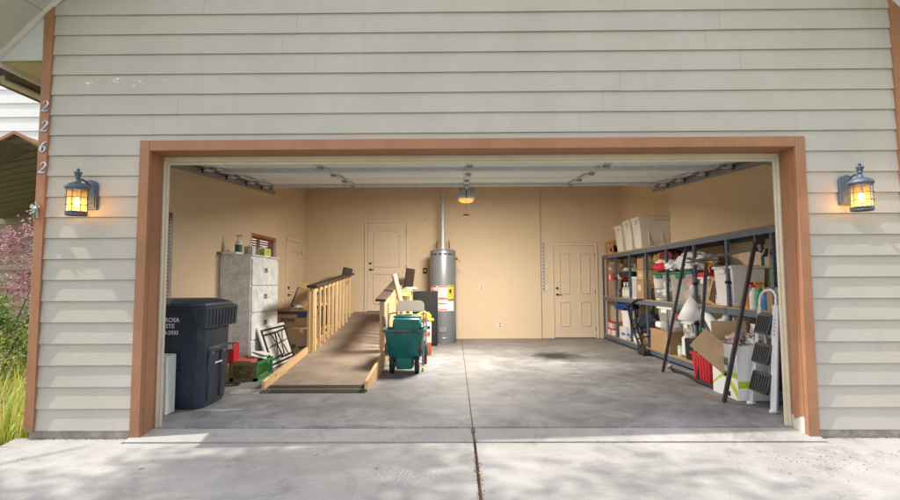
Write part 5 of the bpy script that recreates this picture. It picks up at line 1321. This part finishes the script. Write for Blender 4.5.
small = [(3.36, 6.10, B1, 'paint_can', .06, .16, 'galv', 'yellow', 'small metal can with yellow lid near the striped carton on the middle shelf', 'can'),
 (3.36, 4.05, B1, 'storage_jar', .05, .20, 'white_pl', 'ink', 'white jar with black lid between the appliance and the clear tote', 'jar'),
 (3.34, 2.16, B1, 'spice_tub', .045, .13, 'orange', 'label_w', 'small orange tub with white lid beside the large white tote', 'tub'),
 (3.34, 5.02, B0, 'paint_can', .08, .19, 'galv', 'bluepl', 'metal paint can with blue lid behind the black trolley', 'can'),
 (3.36, 3.33, B0, 'storage_jar', .05, .18, 'mint', 'greenpl', 'pale green jar with green lid beside the white jug on the bottom shelf', 'jar'),
 (3.34, 2.45, B0, 'paint_can', .08, .20, 'white_pl', 'red', 'white can with red lid beside the brown box on the bottom shelf', 'can'),
 (3.34, .62, B1 + .245, 'spray_can', .032, .19, 'bluepl', 'label_w', 'slim blue spray can near the white board at the near shelf end', 'can'),
 (3.42, 4.22, B2, 'paint_can', .08, .12, 'terra', 'galv', 'low terracotta coloured can on the top shelf in front of the white totes', 'can')]
for x, y, z, nm, rr_, hh_, m1, m2, lab, ct in small[:7]:
    T = thing(nm, lab, ct, (x, y, z)); s = MB(); s.lathe([(0, 0), (rr_, 0), (rr_, hh_ * .86), (rr_ * .94, hh_ * .88), (0, hh_ * .88)], seg=18); s.build('can_body', m1, T)
    s = MB(); s.cyl((0, 0, hh_ * .885), (0, 0, hh_), rr_ * .96, seg=18); s.build('lid', m2, T)
    s = MB(); s.lathe([(rr_ * 1.01, hh_ * .2), (rr_ * 1.01, hh_ * .65)], seg=18); s.build('wrap_label', 'label_w' if m1 != 'white_pl' else m2, T)
# dark brown steel A-frames leaning on the rack
T = thing('steel_frame', 'dark brown three-legged steel stand with cross bar leaning against the rack', 'steel stand', (2.9, 2.0, 0))
FO = (2.9, 2.0, 0)
for a, b in (((2.84, 2.755, 0), (3.19, 2.68, 1.70)), ((2.954, 2.0, 0), (3.09, 1.96, 1.46)), ((2.749, 1.03, 0), (3.12, 1.00, 1.64))):
    s = MB(); s.beam(a, b, .038, .038, bev=.004); s.build('leg', 'brown_st', T, off=FO)
s = MB(); s.beam((3.18, 2.64, 1.545), (3.10, 1.98, 1.45), .026, .026); s.beam((3.10, 2.25, 1.50), (3.12, .98, 1.565), .026, .026); s.beam((3.17, 2.64, 1.49), (3.25, 1.95, 1.50), .022, .022); s.build('cross_bar', 'brown_st', T, off=FO)
s = MB(); s.box((3.155, .99, 1.66), (.10, .035, .10), bev=.004); s.build('bracket', 'brown_st', T, off=FO)
s = MB(); s.cyl((3.10, 1.0, 1.555), (3.19, .97, 1.525), .008, seg=8); s.cyl((3.18, .972, 1.525), (3.215, .96, 1.52), .042, seg=18); s.cyl((3.175, .974, 1.527), (3.18, .972, 1.525), .046, seg=18, mi=1); s.build('caster', ['rubber', 'galv'], T, off=FO)
s = MB(); s.tube([(3.02, 2.96, .03), (2.98, 2.75, .03), (3.02, 2.5, .03), (2.99, 2.28, .03), (2.95, 2.02, .03), (2.955, 1.7, .03), (2.95, 1.45, .03)], .022, 8); s.box((3.02, 2.93, .05), (.05, .06, .05), bev=.01, mi=1); s.cyl((2.94, 1.22, .04), (2.94, 1.30, .04), .035, seg=14); s.box((2.95, 1.30, .07), (.04, .06, .03), mi=1)
o = s.build('black_hose', ['rubber', 'beige_f']); tag(o, 'black hose with fittings lying on the floor along the rack', 'hose')

# step ladder
T = thing('step_ladder', 'folded white aluminium step ladder with three black treads at the right jamb', 'step ladder', (3.0, .77, 0))
LO = (3.0, .77, 0)
A0, A1 = Vector((2.975, .945, 0)), Vector((3.075, .90, .98))   # farther rail
C0, C1 = Vector((2.985, .60, 0)), Vector((3.085, .655, 1.0))   # nearer rail
for a, b in ((A0, A1), (C0, C1)):
    s = MB(); s.beam(a, b, .062, .030, bev=.005); s.box(a + Vector((0, 0, .012)), (.07, .045, .024), bev=.004, mi=1); s.build('rail', ['alum', 'label_w'], T, off=LO)
    a2, b2 = a + Vector((.24, .0, 0)), b + Vector((.03, 0, -.12))
    s = MB(); s.beam(a2, b2, .022, .040, bev=.004); s.build('rear_leg', 'alum', T, off=LO)
s = MB()
pts = [A1, A1 + (A1 - A0) * .08, A1.lerp(C1, .12) + Vector((.012, 0, .125)), A1.lerp(C1, .3) + Vector((.015, 0, .15)), A1.lerp(C1, .7) + Vector((.015, 0, .15)), A1.lerp(C1, .88) + Vector((.012, 0, .125)), C1 + (C1 - C0) * .08, C1]
s.tube(pts, .014, 10); s.build('handle', 'alum', T, off=LO)
for i, t in enumerate((.22, .50, .79)):
    a, b = A0.lerp(A1, t), C0.lerp(C1, t); c = (a + b) / 2
    s = MB(); L_ = (a - b).length - .034
    s.box(c + Vector((-.025, 0, .03)), (.03, L_, .20), rot=(0, R(16), 0), bev=.006)
    for k_ in range(7): s.box(c + Vector((-.046 + .0 * k_, -L_ / 2 + .03 + k_ * (L_ - .06) / 6, .03)), (.006, .006, .16), rot=(0, R(16), 0), mi=0)
    s.box(c + Vector((.02, 0, -.07)), (.03, L_, .02), mi=1)
    s.build('tread', ['tread', 'alum'], T, off=LO)
s = MB()
for i in range(5): s.box(C0.lerp(C1, .86 - i * .035) + Vector((-.0165, 0, 0)), (.002, .02, .012 + .006 * (i % 2)), rot=(0, R(5.7), 0))
s.build('warning_label', 'label_r', T, off=LO)

# ------------------------------------------------------------------ fallen leaves
rl = random.Random(11)
leaves = [(-1.36, .95), (.62, 1.3), (.90, 1.6), (-1.05, -.35), (-.55, -.62), (2.3, -.3), (-2.2, -.62), (.17, -.72)]
for i, (x, y) in enumerate(leaves):
    s = MB(); l = rl.uniform(.014, .022); P = [(-l, 0), (-l * .4, l * .45), (l * .3, l * .5), (l, 0), (l * .3, -l * .5), (-l * .4, -l * .45)]
    s.prism(P, 'z', 0, .002)
    for v in s.bm.verts: v.co.z += abs(v.co.y) * .35
    z = (dz(y) if y < -.1 else (-.02 if y < .17 else 0)) + .004
    lab = 'small yellow fallen leaf on the ' + ('garage floor' if y > .17 else 'driveway concrete')
    o = s.build('fallen_leaf', 'dead_leaf', loc=(x, y, z)); o.rotation_euler = (0, rl.uniform(-.1, .1), rl.uniform(0, 6)); tag(o, lab, 'leaf', 'yellow leaves fallen on the ' + ('garage floor' if y > .17 else 'driveway'))

s = MB(); rl = random.Random(31)
def crumb(x, y, z, a):
    v = [s.bm.verts.new((x + a * rl.uniform(-1, 1), y + a * rl.uniform(-1, 1), z + a * rl.uniform(0, .9))) for _ in range(4)]
    for q_ in ((0, 1, 2), (0, 2, 3), (0, 3, 1), (1, 3, 2)): s.bm.faces.new([v[k_] for k_ in q_])
for i in range(700): crumb(rl.uniform(-2.5, 2.8), .172 + rl.gauss(0, .014), -.008, rl.uniform(.003, .008))
for i in range(500): crumb(rl.uniform(-2.5, 2.8), -.09 + rl.gauss(0, .012), -.05, rl.uniform(.003, .008))
for i in range(260): crumb(rl.uniform(.13, .18), rl.uniform(-1.4, -.1), -.062, rl.uniform(.004, .011))
for i in range(240): crumb(rl.gauss(2.55, .22), rl.gauss(-.5, .17), dz(-.5) + .001, rl.uniform(.003, .008))
for i in range(80): crumb(rl.gauss(3.35, .14), rl.gauss(-.36, .05), dz(-.36) + .001, rl.uniform(.003, .008))
for i in range(160): crumb(rl.uniform(CL, TL), rl.uniform(-.02, .01), -.048, rl.uniform(.003, .009))
for i in range(160): crumb(rl.uniform(TR, CR), rl.uniform(-.02, .01), -.048, rl.uniform(.003, .009))
for i in range(160): crumb(rl.gauss(2.9, .16), rl.uniform(.5, 2.4), .002, rl.uniform(.002, .007))
o = s.build('leaf_litter', 'debris', smooth=0); struct(o, 'stuff'); o['label'] = 'brown crumbs of leaf litter along the slab edges and joint'

# ------------------------------------------------------------------ porch wing behind, to the left
T = thing('porch_wing', 'entry wing with white clapboard and a brown-ceiled gabled porch, left of the garage', 'house', (-6.0, 2.6, 0))
PO = (-6.0, 2.6, 0)
s = MB()
k = 0
while True:
    z = 3.29 + k * .21
    if z > 7.6: break
    s.prism([(3.02, z), (3.035, z + .215), (3.06, z + .215), (3.06, z)], 'x', -14, -4.3); k += 1
s.build('upper_siding', 'white_siding', T, off=PO, smooth=0)
s = MB()
gx, gzz = -6.02, 3.335
for sg in (-1, 1):
    L = 2.6
    s.prism([(gx, gzz), (gx + sg * L, gzz - .5 * L), (gx + sg * L, gzz - .5 * L - .045), (gx, gzz - .045)], 'y', 2.48, 2.56)
s.build('gable_trim', 'trim', T, off=PO, smooth=0)
s = MB()
for sg in (-1, 1):
    L = 2.6
    s.prism([(gx, gzz - .05), (gx + sg * L, gzz - .5 * L - .05), (gx + sg * L, gzz - .5 * L - .02), (gx, gzz - .02)], 'y', 2.5, 3.0)
s.build('porch_roof', 'shingle', T, off=PO, smooth=0)
s = MB()
for i in range(14):
    y = 2.56 + i * .22
    s.prism([(gx, 3.24 - .012 * i), (gx + 2.4, 3.24 - 1.0 - .012 * i), (gx + 2.4, 3.27 - 1.0), (gx, 3.28)], 'y', y, y + .212); s.prism([(gx, 3.24 - .012 * i), (gx - 2.9, 3.24 - .55 - .012 * i), (gx - 2.9, 3.27 - .55), (gx, 3.28)], 'y', y, y + .212)
s.build('porch_ceiling', 'porch_ceil', T, off=PO, smooth=0)
s = MB()
for i in range(19):
    z = -.1 + i * .18
    s.prism([(5.55, z), (5.565, z + .185), (5.6, z + .185), (5.6, z)], 'x', -12, -8.3)
    # angled entry wall
    a = Vector((-8.3, 5.55)); b = Vector((-5.6, 3.6)); n_ = Vector((-(b - a).y, (b - a).x)).normalized()
    q = [(a, z), (b, z)]
    f0 = -n_ * .012
    v = [s.bm.verts.new((p.x, p.y, zz)) for p, zz in ((a + f0, z), (b + f0, z), (b, z + .185), (a, z + .185))]; s.bm.faces.new(v)
s.build('entry_wall', 'porch_wall', T, off=PO, smooth=0)
s = MB(); s.box((-8.2, 4.0, -.06), (7.6, 3.0, .1)); s.build('porch_slab', 'found', T, off=PO)
s = MB(); s.box((-9.2, 4.6, 5.6), (10.6, 3.0, 5.0)) ; s = None

# ------------------------------------------------------------------ plants
def leaves_mb(s, c, rad, n, size, rnd, mi=0, shell=.55, squash=1, clumps=14):
    cl = []
    for i in range(clumps):
        v = Vector((rnd.gauss(0, 1), rnd.gauss(0, 1), rnd.gauss(0, 1))).normalized() * rnd.uniform(.35, .95)
        cl.append((Vector((v.x * rad[0], v.y * rad[1], v.z * rad[2])), rnd.uniform(.22, .42)))
    for i in range(n):
        cc, cr = rnd.choice(cl)
        v = Vector((rnd.gauss(0, 1), rnd.gauss(0, 1), rnd.gauss(0, 1))).normalized() * (rnd.random() ** .5) * cr
        p = Vector(c) + cc + Vector((v.x * rad[0], v.y * rad[1], v.z * rad[2]))
        a = Vector((rnd.gauss(0, 1), rnd.gauss(0, 1), rnd.gauss(0, .6))).normalized(); b = a.orthogonal().normalized(); b = Quaternion(a, rnd.random() * 6.3) @ b
        l = size * rnd.uniform(.6, 1.3)
        f = s.bm.faces.new([s.bm.verts.new(p - a * l), s.bm.verts.new(p + b * l * .45), s.bm.verts.new(p + a * l), s.bm.verts.new(p - b * l * .45)]); f.material_index = mi
rnd = random.Random(21)
T = thing('flowering_bush', 'bushy shrub with purple-pink top growing by the porch left of the garage', 'bush', (-5.25, 1.55, -.15)); T.scale = (.72, .72, .80)
s = MB(); leaves_mb(s, (-.1, .0, .95), (.95, .7, .75), 5200, .030, rnd, 0, clumps=26); leaves_mb(s, (.1, -.1, .75), (1.0, .8, .75), 3200, .028, rnd, 1, clumps=16); s.build('green_foliage', ['leafg', 'leafy'], T, smooth=0)
s = MB(); leaves_mb(s, (.30, .05, 2.05), (.55, .5, .75), 2200, .026, rnd, 0, clumps=20); leaves_mb(s, (.0, -.2, 1.15), (.8, .6, .6), 500, .022, rnd, 0, clumps=16); s.build('purple_foliage', ['leafp'], T, smooth=0)
s = MB()
for i in range(9):
    a = rnd.random() * 6.3; s.tube([(0, 0, 0), (.15 * math.cos(a), .15 * math.sin(a), .7), (.35 + .4 * math.cos(a) * .8, .4 * math.sin(a), 1.7)], [.02, .014, .006], 6)
s.build('stem', 'bark', T)
T = thing('flowering_bush', 'lower green and pink shrub at the left edge in front of the porch', 'bush', (-6.7, 2.2, -.15)); T.scale = (.8, .8, .8); s = MB(); leaves_mb(s, (0, 0, .8), (1.0, .7, .75), 3600, .032, rnd, 0, clumps=22); s.build('green_foliage', ['leafg'], T, smooth=0); s = MB(); leaves_mb(s, (0, -.2, .95), (.95, .6, .65), 900, .024, rnd, 0, clumps=18); s.build('pink_flowers', ['leafp'], T, smooth=0)
s = MB(); leaves_mb(s, (-4.9, 1.0, .0), (1.3, .45, .14), 4200, .028, rnd, clumps=60)
o = s.build('ground_cover', 'groundcover', smooth=0); struct(o, 'stuff'); o['label'] = 'silvery green low ground cover in front of the bush'
s = MB()
for i in range(12000):
    x = rnd.uniform(-6.6, -3.68); y = rnd.uniform(-1.6, 2.1)
    if x > -3.62 + .0: continue
    h = rnd.uniform(.08, .34) * (1.3 if rnd.random() < .2 else 1) * (1.55 if y > .15 else 1); a = rnd.random() * 6.3; w = .006; ln = rnd.uniform(.1, .6) * h; z = -.14 + .0
    dx, dy = math.cos(a), math.sin(a)
    b0 = Vector((x, y, z)); m_ = b0 + Vector((dx * ln * .3, dy * ln * .3, h * .6)); t_ = b0 + Vector((dx * ln, dy * ln, h))
    px_, py_ = -dy * w, dx * w
    v = [s.bm.verts.new((b0.x - px_, b0.y - py_, b0.z)), s.bm.verts.new((b0.x + px_, b0.y + py_, b0.z)), s.bm.verts.new((m_.x + px_ * .8, m_.y + py_ * .8, m_.z)), s.bm.verts.new(t_), s.bm.verts.new((m_.x - px_ * .8, m_.y - py_ * .8, m_.z))]
    s.bm.faces.new(v)
o = s.build('grass', 'grass', smooth=0); struct(o, 'stuff'); o['label'] = 'tall yellow green grass beside the driveway'

# trees standing in the front yard to the left: their crowns dapple the driveway
def tree(x, y, h, rad, n, seed, label, lean=(0, 0)):
    rnd = random.Random(seed)
    T = thing('yard_tree', label, 'tree', (x, y, -.2), 0, 'trees in the front yard')
    s = MB(); cx_, cy_ = lean
    s.tube([(0, 0, 0), (.1 * cx_, .1 * cy_, h * .3), (.5 * cx_, .5 * cy_, h * .6), (cx_, cy_, h * .9)], [.22, .17, .11, .03], 12)
    for i in range(9):
        a = i * 2.4 + rnd.random(); z = h * rnd.uniform(.35, .7); l = rad[0] * rnd.uniform(.5, .95)
        s.tube([(.4 * cx_, .4 * cy_, z), (.4 * cx_ + l * .5 * math.cos(a), .4 * cy_ + l * .5 * math.sin(a), z + .5), (.4 * cx_ + l * math.cos(a), .4 * cy_ + l * math.sin(a), z + 1.3)], [.07, .045, .012], 7)
    s.build('trunk', 'bark', T)
    s = MB(); leaves_mb(s, (cx_, cy_, h * .78), rad, n, .075, rnd, clumps=46); s.build('crown', 'treeleaf', T, smooth=0)
tree(-10.2, -2.9, 14.5, (3.0, 1.7, 2.2), 9500, 4, 'tall leafy yard tree left of the driveway, its shade falling on the near concrete', (1.0, .2))
tree(-7.2, -3.6, 15.5, (3.0, 1.5, 2.2), 9500, 8, 'tallest leafy yard tree, standing closest to the driveway', (.8, .2))

# ------------------------------------------------------------------ world, sun, lamp
W = bpy.data.worlds.new('World'); SC.world = W; W.use_nodes = True
t = W.node_tree; bg = t.nodes['Background']
sd = Vector((.56, .088, -.82)).normalized()     # direction the sunlight travels
sk = t.nodes.new('ShaderNodeTexSky'); sk.sky_type = 'NISHITA'; sk.sun_disc = False
sk.sun_elevation = math.asin(-sd.z); sk.sun_rotation = math.atan2(-sd.x, -sd.y) % (2 * PI)
sk.air_density = 1.0; sk.dust_density = 2.0; sk.ozone_density = 1.0
hs = t.nodes.new('ShaderNodeHueSaturation'); hs.inputs['Saturation'].default_value = .42; t.links.new(sk.outputs[0], hs.inputs['Color'])
wm = mixc(t, 1.0, hs.outputs[0], (1.02, .99, .965), 'MULTIPLY'); t.links.new(wm, bg.inputs[0]); bg.inputs[1].default_value = .15
L = bpy.data.lights.new('sun', 'SUN'); L.energy = 2.0; L.angle = R(.5); L.color = (1, .93, .82)
o = bpy.data.objects.new('sun', L); COL.objects.link(o); o.rotation_euler = sd.to_track_quat('-Z', 'Y').to_euler(); o.location = (-5, -3, 12)
L = bpy.data.lights.new('opener_lamp', 'AREA'); L.shape = 'DISK'; L.size = .9; L.energy = 108; L.color = (1, .92, .80)  # opener's lamp, made wider and stronger than its lens to fill the interior
o = bpy.data.objects.new('opener_fill', L); COL.objects.link(o); o.location = (.19, 3.48, 2.42); o.rotation_euler = (R(12), 0, 0)
# ------------------------------------------------------------------ camera
cam = bpy.data.cameras.new('Camera'); co = bpy.data.objects.new('Camera', cam); COL.objects.link(co)
yaw, pit, rol = .0084, .066, -.0043
fw = Vector((-math.sin(yaw) * math.cos(pit), math.cos(yaw) * math.cos(pit), math.sin(pit)))
rt = Vector((math.cos(yaw), math.sin(yaw), 0)); up = rt.cross(fw)
r2 = rt * math.cos(rol) + up * math.sin(rol); u2 = -rt * math.sin(rol) + up * math.cos(rol)
co.matrix_world = Matrix.Translation((0, -4.193, 1.2245)) @ Matrix((r2, u2, -fw)).transposed().to_4x4()
cam.sensor_width = 36; cam.lens = 20.0; cam.clip_start = .05; cam.clip_end = 2000
SC.camera = co
SC.view_settings.view_transform = 'Standard'; SC.view_settings.look = 'None'; SC.view_settings.exposure = 1.38; SC.view_settings.gamma = 1
SC.view_settings.use_curve_mapping = False
